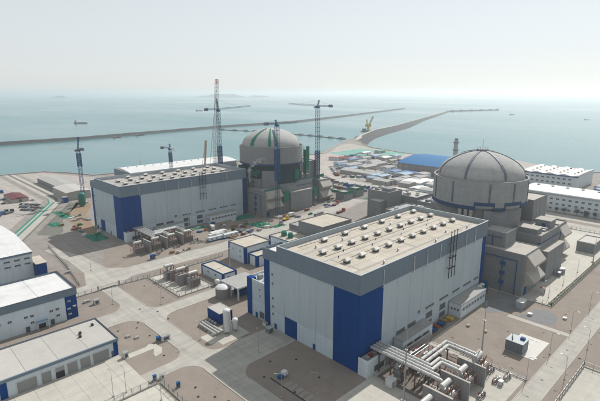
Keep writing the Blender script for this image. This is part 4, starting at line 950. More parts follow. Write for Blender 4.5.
# trees along the factory front
def tree_proto(seed):
    rnd = random.Random(seed); t = thing('tree', 'x x x x', 'tree', group='trees along the factory front')
    b_ = MB(); b_.tube((0, 0, 0), (.1, 0, 2.0), .2, 6, 0, .13)
    for i in range(5): a = i*1.3; b_.tube((.1, 0, 1.6 + i*.12), (.1+1.0*cos(a), 1.0*sin(a), 2.9 + rnd.random()), .08, 4, 0, .03)
    b_.build('trunk', 'bark', t)
    c = MB()
    for i in range(420):
        a, e, q = rnd.random()*6.28, math.asin(rnd.uniform(-1, 1)), rnd.random()**.4
        lump = 1 + .25*sin(a*3 + seed) + .2*sin(e*5 + a)
        p = (1.6*q*lump*cos(a)*cos(e), 1.6*q*lump*sin(a)*cos(e), 3.3 + 1.5*q*lump*sin(e)); s_ = rnd.uniform(.18, .34)
        d = [rnd.uniform(-1, 1) for _ in range(6)]
        c.add([p, (p[0]+d[0]*s_, p[1]+d[1]*s_, p[2]+d[2]*s_), (p[0]+(d[0]+d[3])*s_, p[1]+(d[1]+d[4])*s_, p[2]+(d[2]+d[5])*s_), (p[0]+d[3]*s_, p[1]+d[4]*s_, p[2]+d[5]*s_)], [(0, 1, 2, 3)])
    c.build('crown', 'leaf', t); return t
tp_ = [tree_proto(i) for i in range(3)]
for i in range(14):
    y = 50 - i*7.6 + (i*37 % 5)*.6; lab = f'{ORD[i]} small dark tree from the left along the front of the long factory'
    if i < 3: o = tp_[i]; o.location = (302.6, y, .05); o['label'] = lab
    else: o = copy_tree(tp_[i % 3], (302.4 + (i % 2)*.8, y, .05), i*.7, label=lab)
    o.scale = (1 + .12*(i % 3),)*3
# ================================================================== FAR SITE
dm('earth_pale', (.36, .29, .235), rough=.95, var=.2, scale=.06, fine=8, rnd=0)
# blue vaulted hall and vent stack
t = thing('vaulted_hall', 'wide grey hall with a bright blue vaulted roof behind the reactors', 'building', (425, 212, 0))
bx('wall', 'tank_grey', t, 380, 470, 182, 241, 0, 12.5)
rf = MB(); n = 14; pr = [(379 + 92*i/n, 12.5 + 6.2*sin(pi*i/n)**.9) for i in range(n + 1)]
rf.add([(x, 181.3, z) for x, z in pr] + [(x, 241.7, z) for x, z in pr], [(i, i+1, n+1+i+1, n+1+i) for i in range(n)] + [tuple(range(n+1)), tuple(range(n+1, 2*n+2))[::-1], (0, n+1, 2*n+1, n)]); rf.build('roof', 'arch_blue', t)
for i in range(9): bx('roof_seam', 'blue_roof', t, 379.5, 379.9, 184 + i*6.8, 184.3 + i*6.8, 11, 12.7)
for i in range(6): bx('wall_post', 'concrete_light', t, 379.7, 380, 186 + i*10, 186.8 + i*10, 0, 12.4)
t = thing('vent_stack', 'round concrete vent stack with two collars behind the blue vaulted roof', 'stack', (486, 217, 0))
MB().lathe([(3.4, 0), (2.8, 35)], 486, 217, 20).build('shaft', 'dome_concrete', t, smooth=True)
for z in (20.5, 31): MB().lathe([(2.9, z), (4.2, z), (4.2, z+1.6), (2.9, z+1.6)], 486, 217, 20).build('collar', 'container_grey', t)
MB().lathe([(2.2, 35), (2.2, 37.5), (.05, 37.5)], 486, 217, 16).build('cap', 'container_grey', t)
# store behind the far hall
t = thing('long_store', 'long low store with white roof between the far turbine hall and the sea', 'building', (155, 402, 0))
bx('wall', 'fascia', t, 89, 228, 381, 424, 0, 16); rf = MB(); n = 10; pr = [(380 + 45*i/n, 16 + 2.4*sin(pi*i/n)) for i in range(n + 1)]
rf.add([(88.4, y, z) for y, z in pr] + [(228.6, y, z) for y, z in pr], [(i, n+1+i, n+1+i+1, i+1) for i in range(n)] + [tuple(range(n+1))[::-1], tuple(range(n+1, 2*n+2)), (0, n, 2*n+1, n+1)]); rf.build('roof', 'roof_white', t)
bx('corner_panel', 'hall_blue', t, 88.8, 92, 380.7, 384, 0, 15.9); bx('fascia', 'pale_grey', t, 88.5, 228.5, 380.2, 380.6, 14.6, 16)
for i in range(13): bx('roof_vent', 'steel', t, 95+i*10, 96+i*10, 401, 402, 18.3, 19.2)
# quay buildings
def shed(name, label, x, y, lx, ly, h, wall, roof, grp=None, ridge='x', rise=1.2):
    t = thing(name, label, 'shed', (x, y, 0), grp); x0, x1, y0, y1 = x-lx/2, x+lx/2, y-ly/2, y+ly/2
    bx('wall', wall, t, x0, x1, y0, y1, 0, h)
    r_ = MB(); o_ = .4
    if ridge == 'x': r_.add([(x0-o_,y0-o_,h),(x1+o_,y0-o_,h),(x1+o_,y1+o_,h),(x0-o_,y1+o_,h),(x0-o_,y,h+rise),(x1+o_,y,h+rise)], [(0,1,5,4),(3,4,5,2),(1,2,5),(0,4,3),(0,3,2,1)])
    else: r_.add([(x0-o_,y0-o_,h),(x1+o_,y0-o_,h),(x1+o_,y1+o_,h),(x0-o_,y1+o_,h),(x,y0-o_,h+rise),(x,y1+o_,h+rise)], [(0,4,5,3),(1,2,5,4),(0,1,4),(3,5,2),(0,3,2,1)])
    r_.build('roof', roof, t)
    if lx > 6: bx('door', 'louvre', t, x-1.2, x+1.2, y0-.08, y0, 0, min(3, h*.8))
    if ly > 6:
        for q in range(max(1, int(ly/6))): win(t, x0, y0 + 3 + q*6, h*.45, 1.8, min(1.4, h*.35), '-x')
    return t
shed('quay_shed', 'grey-roofed quay shed nearest the left shoreline', 35, 448, 20, 70, 5.5, 'container_grey', 'roof_grey', ridge='y')
shed('quay_store', 'pale quay store with white roof left of the blue tower crane', 29, 384, 22, 40, 7.6, 'concrete_light', 'roof_pale', ridge='y')
tag(MB().box(13, 17, 357, 362, .05, 5).box(12.8, 17.2, 356.8, 362.2, 5, 5.3, 1).box(12.95, 13.0, 358.5, 360, .1, 3, 1).build('container_block', ['trim_blue', 'steel'], loc=(15, 359, .05)), 'upright blue container in front of the pale quay store', 'container')
t = shed('open_shelter', 'shelter with a dark red roof in the vehicle yard', -15, 404, 14, 30, 3.6, 'concrete_light', 'red_roof', ridge='y')
vtank('large green silo at the foot of the blue tower crane', 21, 333, 2.9, 12.5, 'green_tank', name='silo')
# prefab yard
yard = [(358,317,14,8,4,'blue_roof'),(362,301,20,12,5,'roof_grey'),(364,276,22,10,5,'roof_grey'),(394,282,22,10,5,'roof_grey'),(383,258,14,10,4,'roof_grey'),(326,260,10,40,4,'roof_grey'),(323,235,12,8,4,'pale_blue'),(325,224,14,8,4,'pale_blue'),
 (357,230,12,10,5,'blue_roof'),(349,210,14,12,5,'pale_blue'),(373,215,8,14,4,'blue_roof'),(351,190,14,10,4,'roof_grey'),(316,198,12,10,4,'roof_grey'),(316,174,14,18,5,'roof_white'),(336,170,12,12,4,'roof_white'),(439,290,12,6,4,'roof_grey'),
 (433,269,12,8,4,'roof_white'),(413,357,8,14,3.4,'red'),(401,366,8,14,3.4,'red'),(405,337,14,8,4,'blue_roof'),(435,336,14,8,4,'roof_grey'),(464,339,14,10,4,'pale_blue'),(457,315,14,10,4,'roof_white'),(486,317,12,10,4,'pale_blue'),
 (519,370,14,8,4,'net_teal'),(481,372,14,8,4,'roof_white'),(292,169,10,10,7,'roof_grey'),(287,152,12,10,5,'roof_white'),(282,138,10,12,6,'roof_grey'),(261,145,14,10,5,'roof_white'),(246,149,12,12,9,'roof_pale'),(257,121,16,10,5,'roof_white'),(238,118,10,10,6,'rust'),
 (344,285,26,8,4,'pale_blue'),(340,246,8,22,4,'roof_grey'),(383,236,16,8,4,'roof_grey'),(410,300,16,8,4,'roof_grey'),(420,262,18,8,4,'roof_grey'),(372,330,16,7,4,'roof_grey'),(335,275,7,24,4,'roof_grey'),(405,320,16,8,3.5,'roof_grey'),(449,352,10,12,4,'net_teal'),
 (300,205,10,16,4,'roof_grey'),(306,222,8,12,4,'pale_blue'),(335,200,10,8,4,'roof_grey'),(331,186,10,8,4,'roof_grey'),(366,195,12,10,5,'roof_grey'),(275,118,14,12,6,'roof_pale'),(300,128,14,14,6,'roof_grey'),(318,150,12,12,5,'roof_pale'),(270,170,8,12,4,'roof_grey')]
CN = {'blue_roof':'blue','roof_grey':'grey','pale_blue':'pale blue','roof_white':'white','red':'red','net_teal':'teal','roof_pale':'beige','rust':'rust brown'}
def sortkey(s_): return (s_[5],) + ((s_[0]-s_[1]),)
cnt = {}
for s_ in sorted(yard, key=sortkey):
    c = CN[s_[5]]; cnt[c] = cnt.get(c, 0) + 1; i = cnt[c] - 1; tot = sum(1 for q in yard if CN[q[5]] == c)
    lab = f'{ORD[i]} {c}-roofed prefab shed from the left in the far site yard' if tot > 1 else f'only {c}-roofed prefab shed in the far site yard'
    shed('prefab_shed', lab, s_[0], s_[1], s_[2]*1.3, s_[3]*1.3, s_[4]*1.15, 'concrete_light' if i % 2 else 'white_wall', s_[5], 'prefab sheds in the far yard', ridge='x' if s_[2] > s_[3] else 'y', rise=.9)
# worn ground patches, a site road and rows of containers in the far yard
PT = random.Random(8)
dm('works_dark', (.235, .212, .195), rough=.95, var=.22, scale=.08, fine=10, rnd=0, stain=.25, track=.15)
sheet('works_strip', [(236,152),(266,188),(281,262),(300,300),(250,282),(226,232),(206,200)], 'works_dark', .085)
sheet('works_strip', [(240,128),(300,110),(330,150),(300,200),(286,188)], 'works_dark', .086)
sheet('works_strip', [(300,262),(345,240),(372,300),(350,335),(318,300)], 'works_dark', .087)
for i, (x, y, a, b2, mt) in enumerate(((335,245,60,50,'land'),(390,270,60,40,'road'),(300,180,50,46,'land'),(430,330,70,50,'earth_pale'),(360,330,50,30,'road'),(480,300,40,50,'road'),(255,150,50,40,'land'),(330,195,44,30,'road'),(470,380,70,26,'land'),(240,190,50,30,'earth_pale'),(290,235,30,40,'land'),(400,215,40,50,'land'),(420,180,50,30,'road'))):
    pts = [(x + a*.5*cos(q*pi/6)*(.75 + .35*PT.random()), y + b2*.5*sin(q*pi/6)*(.75 + .35*PT.random())) for q in range(12)]
    sheet('site_patch', pts, mt, .03 + i*.004)
sheet('site_road', [(294,264),(285,190),(250,150),(236,154),(266,190),(279,262),(330,330),(345,330)], 'road', .09)
rowdef = [('front', 268, 150, 0, 7.2, 11), ('second', 300, 262, 5.4, -7.0, 9), ('third', 338, 222, 7.4, -3.0, 8), ('fourth', 352, 262, 7.2, 2.4, 9), ('fifth', 394, 250, 7.0, 3.0, 9), ('sixth', 405, 348, 8.0, -2.0, 10), ('seventh', 372, 288, 7.4, -1.4, 9), ('eighth', 440, 300, 7.4, -2.0, 8), ('ninth', 228, 206, 2.0, 8.2, 10), ('tenth', 240, 204, 2.6, 8.6, 10), ('eleventh', 254, 196, 2.4, 8.4, 10), ('twelfth', 284, 112, 5.6, 6.4, 9), ('thirteenth', 302, 276, 5.2, 5.6, 9), ('fourteenth', 330, 306, 7.6, 1.0, 10), ('fifteenth', 420, 372, 7.8, 1.2, 9), ('sixteenth', 246, 108, 5.5, 2.2, 8), ('seventeenth', 262, 268, 5.0, 7.0, 8), ('eighteenth', 318, 208, 6.0, 5.0, 7)]
CC = [('container_grey','dark grey'),('pale_blue','pale blue'),('white','white'),('rust','rust brown'),('steel','grey'),('trim_blue','blue'),('tank_grey','taupe'),('net_green','green')]
CM = {}
for c_, _n in CC:
    q_ = MB().box(-3, 3, -1.25, 1.25, 0, 2.6)
    for e_ in range(6): q_.box(-2.7 + e_*1.0, -2.5 + e_*1.0, -1.31, -1.25, .15, 2.45)
    CM[c_] = (q_.mesh('body', c_), MB().box(-3.05, 3.05, -1.3, 1.3, 2.6, 2.68).mesh('roof', 'roof_pale' if PT.random() < .5 else c_))
for nm_, x, y, dx_, dy_, n_ in rowdef:
    for i in range(n_):
        c_, cn_ = PT.choice(CC); X_, Y_ = x + dx_*i + PT.uniform(-1, 1), y + dy_*i + PT.uniform(-1, 1)
        t = thing('site_container', f'{cn_} container, {ORD[i]} in the {nm_} container row of the far site yard', 'container', (X_, Y_, .12), 'containers in the far yard'); t.rotation_euler = (0, 0, PT.choice([0, pi/2, .12, pi/2+.1]))
        b_ = BASE[t.name]; piece(CM[c_][0], 'body', t, b_); piece(CM[c_][1], 'roof', t, b_)
# concrete buildings beyond the near hall
t = block('pump_building', 'square concrete building rising behind the middle of the near hall roof', 179, 197, 113, 134, 22, roof='roof_pale')
bx('roof_house', 'concrete', t, 184, 192, 116, 124, 22.1, 24.5)
bx('lower_wing', 'concrete', t, 172, 178.9, 116, 126, 0, 16); bx('wing_roof', 'roof_pale', t, 172.3, 178.9, 116.3, 125.7, 16, 16.2)
block('valve_building', 'lower concrete building right of the square one behind the hall roof', 198.5, 222, 100, 124, 17, roof='roof_pale')
block('cable_building', 'flat concrete building between the hall roof and the finished dome', 150, 178, 72, 96, 17, roof='roof_grey')
block('drain_building', 'small brown concrete block left of the finished reactor ring', 176, 192, 62, 74, 22, roof='rust')
block('duct_building', 'long pale concrete block left of the finished dome', 186, 226, 78, 92, 18, roof='roof_pale')
block('filter_building', 'pale flat block behind the finished reactor on its left', 232, 262, 84, 104, 12, roof='roof_white')
for i, (x, y) in enumerate(((205, 181), (226, 184))):
    t = block('green_capped_hut', f'{["left","right"][i]} concrete hut capped with green netting by the far road', x, x+12, y, y+11, 7.5, roof='roof_grey')
    MB().box(x-.3, x+12.3, y-.4, y-.1, 6.4, 9).box(x+12.1, x+12.4, y, y+11, 5, 9).box(x-.4, x-.1, y, y+11, 7.6, 8.8).build('netting', 'net_green', t)
rnd = random.Random(6)
for nm_ in ('pump_building', 'valve_building', 'cable_building', 'duct_building', 'filter_building'):
    o = bpy.data.objects[nm_]; w_ = [c_ for c_ in o.children if c_.name.startswith('roof') and not c_.name.startswith('roof_')][0]
    vs_ = [v_.co for v_ in w_.data.vertices]; bb = BASE[o.name]
    x0, x1, y0, y1, zt = min(v_[0] for v_ in vs_)+bb[0], max(v_[0] for v_ in vs_)+bb[0], min(v_[1] for v_ in vs_)+bb[1], max(v_[1] for v_ in vs_)+bb[1], max(v_[2] for v_ in vs_)
    for i in range(7):
        x, y = rnd.uniform(x0+1, x1-4), rnd.uniform(y0+1, y1-4); bx('roof_plant', rnd.choice(['steel', 'concrete_light', 'container_grey', 'white']), o, x, x+rnd.uniform(1, 3.4), y, y+rnd.uniform(1, 3.4), zt+.01, zt+rnd.uniform(.8, 2.6))
# netting
def net(name, label, poly, z, h, mt='net_green', seed=1):
    (x0, x1, y0, y1) = poly; rnd = random.Random(seed); nx, ny = 10, 10; V = []
    for i in range(nx + 1):
        for j in range(ny + 1):
            e = 1 if 0 < i < nx and 0 < j < ny else 0
            V.append((x0 + (x1-x0)*i/nx + rnd.uniform(-.05, .05)*(x1-x0), y0 + (y1-y0)*j/ny + rnd.uniform(-.05, .05)*(y1-y0), z + e*rnd.random()**1.5*h + .02))
    return tag(MB().add(V, [(i*(ny+1)+j, (i+1)*(ny+1)+j, (i+1)*(ny+1)+j+1, i*(ny+1)+j+1) for i in range(nx) for j in range(ny)]).build(name, mt, loc=((x0+x1)/2, (y0+y1)/2, z)), label, 'netting')
net('ground_netting', 'green dust netting on the ground at the left end of the far hall', (-11, 0, 222, 240), .05, 1.2, seed=2)
net('ground_netting', 'green netting patch beside the channel slope in the upper left', (-20, -12, 280, 292), .05, 1.0, seed=3)
net('ground_netting', 'green netting lying along the far hall wall right of its lean-to', (92, 110, 196, 206), .05, 1.4, seed=4)
net('ground_netting', 'green netting heap in front of the unfinished reactor hoods', (92, 104, 168, 182), .05, 1.6, seed=5)
net('ground_netting', 'narrow green netting beside the netting heap near the road', (100, 112, 160, 166), .05, .8, seed=6)
net('ground_netting', 'green netting strip along the far hall wall by its louvres', (46, 64, 198, 205), .05, 1.0, seed=16)
net('ground_netting', 'large teal netted ground left in the far site yard', (455, 545, 385, 430), .05, .5, 'net_teal', seed=7)
net('ground_netting', 'smaller teal netted ground right in the far site yard', (500, 548, 330, 372), .05, .5, 'net_teal', seed=8)
net('ground_netting', 'green netting beside the pump building far behind the hall roof', (226, 246, 165, 176), .05, 1.2, seed=9)
net('ground_netting', 'small green netting on the verge beside the channel road', (-6, 2, 300, 330), .05, .8, seed=10)
def dome_net(a0, a1, i0, i1, label):
    b_ = MB(); V = []; pr = PROF[i0:i1]; n = 6
    for i in range(n + 1):
        a = radians(a0 + (a1-a0)*i/n)
        for q, (r_, z) in enumerate(pr):
            k_ = 1 if q < len(pr)-1 else 1
            V.append((143.5 + (r_+.3)*cos(a), 214 + (r_+.3)*sin(a), z + .3 + .12*sin(i*2.1 + q)))
    P = len(pr); b_.add(V, [(i*P+j, (i+1)*P+j, (i+1)*P+j+1, i*P+j+1) for i in range(n) for j in range(P-1)])
    tag(b_.build('dome_netting', 'net_green', loc=(143.5, 214, 56)), label, 'netting')
dome_net(186, 194, 1, 10, 'left strip of green netting down the unfinished dome'); dome_net(224, 229, 1, 10, 'middle strip of green netting down the unfinished dome'); dome_net(236, 242, 1, 9, 'right strip of green netting down the unfinished dome, shorter')
for i, (x0, x1, y0, y1, z0, z1, lab) in enumerate(((165, 168.5, 192, 195.5, 24, 54, 'tall netted scaffold tower at the right of the unfinished reactor ring'), (113.5, 117.5, 222, 230, 20, 40, 'netted scaffold at the left of the unfinished reactor ring'), (148, 152, 188, 192, 24.6, 36, 'short scaffold on the roof before the unfinished ring'),
        (156, 162, 195, 199, 24.7, 32, 'low scaffold right of the short one on the unfinished block roof'), (118, 124, 203, 209, 29.2, 37, 'scaffold on the narrow block against the unfinished ring'), (134, 139.6, 187, 190, .1, 19, 'scaffold between the hooded block and the wide unfinished block'),
        (173, 177, 190, 196, .1, 17, 'scaffold at the right end of the wide unfinished block'), (187, 193, 197, 202, 20.2, 26, 'scaffold on the rightmost unfinished hooded block'), (112, 115, 213, 219, .1, 14, 'scaffold at the blue corner of the far hall'), (142, 147, 192, 195, 24.7, 29, 'lowest scaffold at the left of the unfinished block roof'))):
    t = thing('scaffold', lab, 'scaffold', ((x0+x1)/2, (y0+y1)/2, z0))
    f_ = MB(); zb = 0 if i < 2 else z0 - .1
    for x in (x0, x1):
        for y in (y0, y1): f_.tube((x, y, zb), (x, y, z1), .12, 4)
    z = zb
    while z < z1:
        for a, b2 in (((x0,y0),(x1,y0)),((x1,y0),(x1,y1)),((x1,y1),(x0,y1)),((x0,y1),(x0,y0))): f_.tube((a[0], a[1], z), (b2[0], b2[1], z), .08, 4); f_.tube((a[0], a[1], z), (b2[0], b2[1], min(z1, z+3)), .06, 4)
        z += 3
    f_.build('frame', 'net_green' if i < 3 else 'steel', t)
    MB().box(x0-.2, x1+.2, y0-.25, y0-.2, z0+(z1-z0)*(.3 if i < 3 else .55), z1).build('net', 'net_green', t); MB().box(x0-.25, x0-.2, y0, y1, z0 + (0 if i < 3 else (z1-z0)*.4), z1-(3 if i < 3 else 1)).build('net', 'net_green', t)
for i, (x0, x1, y0, y1, z) in enumerate(((140, 158, 191, 191.3, 25.3), (160, 172, 191, 191.3, 25.3), (141, 141.3, 192, 210, 25.3), (113, 133, 188, 188.2, 21.9))):
    o = MB(); n = 12
    for q in range(n): f0, f1 = q/n, (q+1)/n; o.box(x0+(x1-x0)*f0 if x1-x0 > 1 else x0, x0+(x1-x0)*f1 if x1-x0 > 1 else x1, y0+(y1-y0)*f0 if y1-y0 > 1 else y0, y0+(y1-y0)*f1 if y1-y0 > 1 else y1, z, z + 1.0 + .35*sin(q*2.3 + i))
    tag(o.build('edge_netting', 'net_green', loc=((x0+x1)/2, (y0+y1)/2, z)), ['green edge netting left on the wide unfinished concrete block', 'green edge netting right on the wide unfinished concrete block', 'green edge netting on the side of the wide unfinished block', 'green edge netting on the hooded unfinished block'][i], 'netting')
# ================================================================== CRANES
RV = (.717, -.697); FV = (.697, .717)          # picture-right and away, on the ground
def tower_crane(label, x, y, H, jib, cj, rise=0.0, jmat='crane_white', climb=None, wmast=2.2, apex=7):
    t = thing('tower_crane', label, 'crane', (x, y, 0))
    MB().box(x-3, x+3, y-3, y+3, 0, 1.2).build('base', 'concrete_light', t)
    MB().lattice((x, y, 1.2), (x, y, H), wmast, wmast*1.25, .11).build('mast', 'crane_blue', t)
    if climb:
        MB().lattice((x, y, climb[0]), (x, y, climb[1]), wmast*1.2, 1.1, .17).build('climbing_frame', 'crane_blue', t)
    MB().lathe([(1.5, H), (1.9, H+.5), (1.9, H+1.4), (1.3, H+1.8), (.05, H+1.8)], x, y, 14).build('slewing_ring', 'crane_blue', t)
    jl = hypot(*jib); d = (jib[0]/jl, jib[1]/jl); cl_ = hypot(*cj); e = (cj[0]/cl_, cj[1]/cl_)
    MB().lattice((x, y, H+2.2), (x+jib[0], y+jib[1], H+2.2+rise), 1.0, 1.8, .06).build('jib', jmat, t)
    MB().lattice((x, y, H+2.0), (x+cj[0], y+cj[1], H+2.0), 1.1, 1.8, .09).build('counter_jib', 'crane_blue', t)
    cw = MB(); c0 = (x+cj[0], y+cj[1]); cw.box(c0[0]-1.4, c0[0]+1.4, c0[1]-1.4, c0[1]+1.4, H+.6, H+2.6); cw.box(c0[0]-1.0, c0[0]+1.0, c0[1]-1.0, c0[1]+1.0, H+2.6, H+3.1); cw.build('counterweight', 'container_grey', t)
    MB().lattice((x, y, H+1.8), (x - d[0]*1.5, y - d[1]*1.5, H+1.8+apex), 1.0, 1.4, .1).build('apex', 'crane_blue', t)
    cab = MB(); px, py = x - d[1]*2.2 + d[0]*1.2, y + d[0]*2.2 + d[1]*1.2; cab.box(px-.9, px+.9, py-.9, py+.9, H-.2, H+2.0); cab.box(px-.75, px+.75, py-.95, py+.95, H+.6, H+1.7, 1); cab.build('cab', ['crane_white', 'glass'], t)
    ap = (x - d[0]*1.5, y - d[1]*1.5, H+1.6+apex); pn = MB(); pn.tube(ap, (x+jib[0]*.62, y+jib[1]*.62, H+2.6+rise*.62), .05, 4); pn.tube(ap, (c0[0], c0[1], H+2.6), .05, 4); pn.build('pendant_line', 'dark', t)
def rv(a, b2=0): return (RV[0]*a + FV[0]*b2, RV[1]*a + FV[1]*b2)
tower_crane('blue tower crane with jib pointing left beside the far hall', 26.5, 345, 48, rv(-28, 4), rv(3.5), 0, 'crane_white', (34, 46), 2.6, 11)
tower_crane('small blue tower crane behind the long white store roof', 112, 335, 43, rv(12, -26), rv(-9, 3), 0, 'crane_white', (30, 40), 2.2, 4)
tower_crane('tall blue tower crane behind the far turbine hall', 122.6, 262, 83, rv(26, 30), rv(-11), 2, 'pale_blue', (30, 52), 2.6, 9)
tower_crane('blue tower crane standing in front of the unfinished reactor', 122.2, 181.8, 74, rv(16, 14), rv(-8.5), 0, 'pale_blue', (30, 56), 2.6, 3)
tower_crane('tallest blue tower crane right of the unfinished reactor, jib pointing left', 190.3, 202.6, 86, rv(-27, 28), rv(11.5, -3), 1, 'pale_blue', (18, 47), 2.8, 5)
def boom_crane(label, x, y, top, c1, tipc, wd, name='crawler_crane'):
    t = thing(name, label, 'crane', (x, y, 0))
    for s_ in (-1, 1): MB().box(x-4.5, x+4.5, y+s_*3-.7, y+s_*3+.7, .05, 1.6).build('track', 'rubber', t)
    MB().box(x-5.5, x+3, y-2.2, y+2.2, 1.6, 4.6).build('body', c1, t); MB().box(x+.5, x+3.4, y-3.6, y-2.25, 2.0, 4.6).build('cab', 'glass', t)
    p0 = (x+2, y, 3.2); f_ = .965; pm_ = tuple(p0[k_] + (top[k_]-p0[k_])*f_ for k_ in range(3))
    MB().lattice(p0, pm_, wd, wd*1.3, .12).build('boom', c1, t); MB().lattice(pm_, top, wd*.9, wd, .13).build('boom_tip', tipc, t)
    MB().tube((x-5, y, 4.6), top, .07, 4).tube((x-5, y+1, 4.6), top, .07, 4).build('boom_line', 'dark', t); MB().box(x-7, x-5.5, y-2, y+2, 1.8, 4.2).build('counterweight', 'container_grey', t)
boom_crane('very tall white lattice boom crane with red tip behind the far hall', 112, 262, (123.5, 263.5, 111), 'crane_white', 'crane_red', 2.4)
boom_crane('slim orange boom crane behind the far hall roof', 101, 262, (108, 262, 58), 'crane_orange', 'crane_orange', 1.2)
# floating crane
t = thing('floating_crane', 'yellow floating crane on a dark barge beside the causeway', 'crane', (893, 676, SEA))
fx, fy = 893, 688
MB().prism([(fx-20, fy-6), (fx+18, fy-12), (fx+22, fy+2), (fx-16, fy+8)], SEA-.6, SEA+2.4).build('barge', 'boat_dark', t); MB().box(fx-14, fx-6, fy-4, fy+4, SEA+2.4, SEA+8).build('deck_house', 'net_green', t)
MB().lathe([(3.4, SEA+2.4), (2.8, SEA+12)], fx+3, fy-3, 14).build('pedestal', 'crane_yellow', t); MB().box(fx-3, fx+9, fy-8, fy+3, SEA+12, SEA+20).build('machine_house', 'crane_yellow', t)
MB().lattice((fx+5, fy-4, SEA+18), (fx+12, fy-12, SEA+40), 3, 4, .3).build('boom', 'crane_yellow', t); MB().lattice((fx, fy-2, SEA+20), (fx-1, fy, SEA+32), 2, 3, .25).build('mast', 'crane_yellow', t); MB().tube((fx-1, fy, SEA+32), (fx+12, fy-12, SEA+40), .2, 4).build('stay', 'dark', t)
# ================================================================== BOATS AND PONTOONS
def ship(label, x, y, L, ang, c='boat_dark', sup='crane_white'):
    t = thing('cargo_boat', label, 'boat', (x, y, SEA)); t.rotation_euler = (0, 0, ang); BASE[t.name] = (0, 0, 0)
    W_ = L*.09; h = L*.07
    MB().prism([(-L/2, -W_), (L*.36, -W_), (L/2, 0), (L*.36, W_), (-L/2, W_)], -.6, h).build('hull', c, t); MB().box(-L*.46, -L*.28, -W_*.8, W_*.8, h, h+L*.10).build('bridge', sup, t)
    MB().box(-L*.43, -L*.33, -W_*.6, W_*.6, h+L*.10, h+L*.14).build('wheelhouse', 'glass', t); MB().tube((-L*.36, 0, h+L*.14), (-L*.36, 0, h+L*.24), L*.008, 5).build('mast', 'dark', t)
    for q in (-.2, .0, .18): MB().box(L*q, L*(q+.14), -W_*.6, W_*.6, h, h+L*.02).build('hatch', 'rust', t)
    MB().tube((L*.4, 0, h), (L*.4, 0, h+L*.1), L*.006, 5).build('foremast', 'dark', t)
ship('dark cargo boat alone on the bay at left, beyond the breakwater', 454, 1573, 46, radians(-46)); ship('small far boat on the right side of the bay', 2130, 789, 26, radians(-30)); ship('tiny far boat near the right picture edge', 1928, 425, 20, radians(-60)); ship('small far boat left behind the tall cranes', 1393.8-60, 2168+60, 40, radians(-44))
ship('low workboat moored along the breakwater left of the blue crane', 330, 985, 22, radians(10), 'rust'); ship('second low workboat farther right along the breakwater', 395, 1002, 26, radians(12))
pf = [(640,1004),(650,960),(662,925),(674,899),(678,860),(681,815),(684,770),(686,735),(687,701),(686,668),(685,633),(685,600)]
for i, (x, y) in enumerate(pf):
    t = thing('pontoon', f'{ORD[i]} dark pontoon from the far end of the floating row', 'pontoon', (x, y, SEA), 'floating pontoons in the bay')
    MB().box(x-5, x+5, y-11, y+11, SEA-.5, SEA+1.6).build('float', 'boat_dark', t); MB().box(x-3, x+3, y-4, y+4, SEA+1.6, SEA+4.2).build('cabin', 'steel', t); MB().tube((x, y-9, SEA+1.6), (x, y-9, SEA+4.5), .3, 5).build('bollard', 'dark', t)
o = MB()
for (xa, ya), (xb, yb) in zip(pf, pf[1:]): o.box(min(xa, xb)-1.0, max(xa, xb)+1.0, yb+11.2, ya-11.2, SEA+.3, SEA+1.0)
tag(o.build('floating_walkway', 'boat_dark', loc=(680, 800, SEA)), 'thin floating walkway linking the row of pontoons', 'walkway')
for i, (x, y) in enumerate(((2260, 1160), (2340, 1150), (2420, 1132), (2500, 1112), (2580, 1092), (2640, 1078))):
    tag(MB().box(x-6, x+6, y-6, y+6, SEA+5, SEA+9).box(x-8, x+8, y-8, y+8, SEA-.5, SEA+5).build('dolphin', 'concrete', loc=(x, y, SEA)), f'{ORD[i]} concrete mooring block from the left on the far jetty', 'mooring block', 'mooring blocks')
# ================================================================== VEHICLES
def car_proto(mt):
    t = thing('parked_car', 'x', 'car', group='vehicles in the left yard')
    b_ = MB(); pr = [(-2.2,.35),(2.2,.35),(2.25,.7),(1.5,.95),(-1.6,1.0),(-2.2,.95)]; n = len(pr)
    b_.add([(x, -.88, z) for x, z in pr] + [(x, .88, z) for x, z in pr], [tuple(range(n)), tuple(range(n, 2*n))[::-1]] + [(i, n+i, n+(i+1) % n, (i+1) % n) for i in range(n)]); b_.build('body', mt, t)
    c = MB(); c.add([(-1.6,-.8,.98),(1.1,-.8,.96),(1.1,.8,.96),(-1.6,.8,.98),(-1.2,-.66,1.48),(.4,-.66,1.48),(.4,.66,1.48),(-1.2,.66,1.48)], [(0,1,5,4),(1,2,6,5),(2,3,7,6),(3,0,4,7)]); c.build('window', 'glass', t)
    MB().box(-1.2, .4, -.66, .66, 1.48, 1.53).build('roof', mt, t)
    for x in (-1.35, 1.35):
        for s_ in (-1, 1): MB().tube((x, s_*.7, .34), (x, s_*.92, .34), .34, 10).build('wheel', 'rubber', t)
    for s_ in (-1, 1): MB().box(2.2, 2.27, s_*.6-.15, s_*.6+.15, .6, .75).build('headlight', 'white', t)
    return t
def truck_proto(cab, box, L=8.0, low=False):
    t = thing('truck', 'x', 'truck')
    MB().box(L/2-2.2, L/2, -1.2, 1.2, .7, 3.0).build('cab', cab, t); MB().box(L/2-1.2, L/2+.03, -1.1, 1.1, 1.9, 2.7).build('windscreen', 'glass', t)
    MB().box(-L/2, L/2-2.5, -1.25, 1.25, .95, 1.6 if low else 3.4).build('cargo_body', box, t); MB().box(-L/2, L/2, -.5, .5, .5, .9).build('chassis', 'dark', t)
    for x in (-L/2+1, -L/2+2.3, L/2-1.4):
        for s_ in (-1, 1): MB().tube((x, s_*.9, .5), (x, s_*1.25, .5), .5, 10).build('wheel', 'rubber', t)
    return t
protos = {c: car_proto('car_'+c) for c in ('white', 'dark', 'blue', 'red', 'silver')}
used = set()
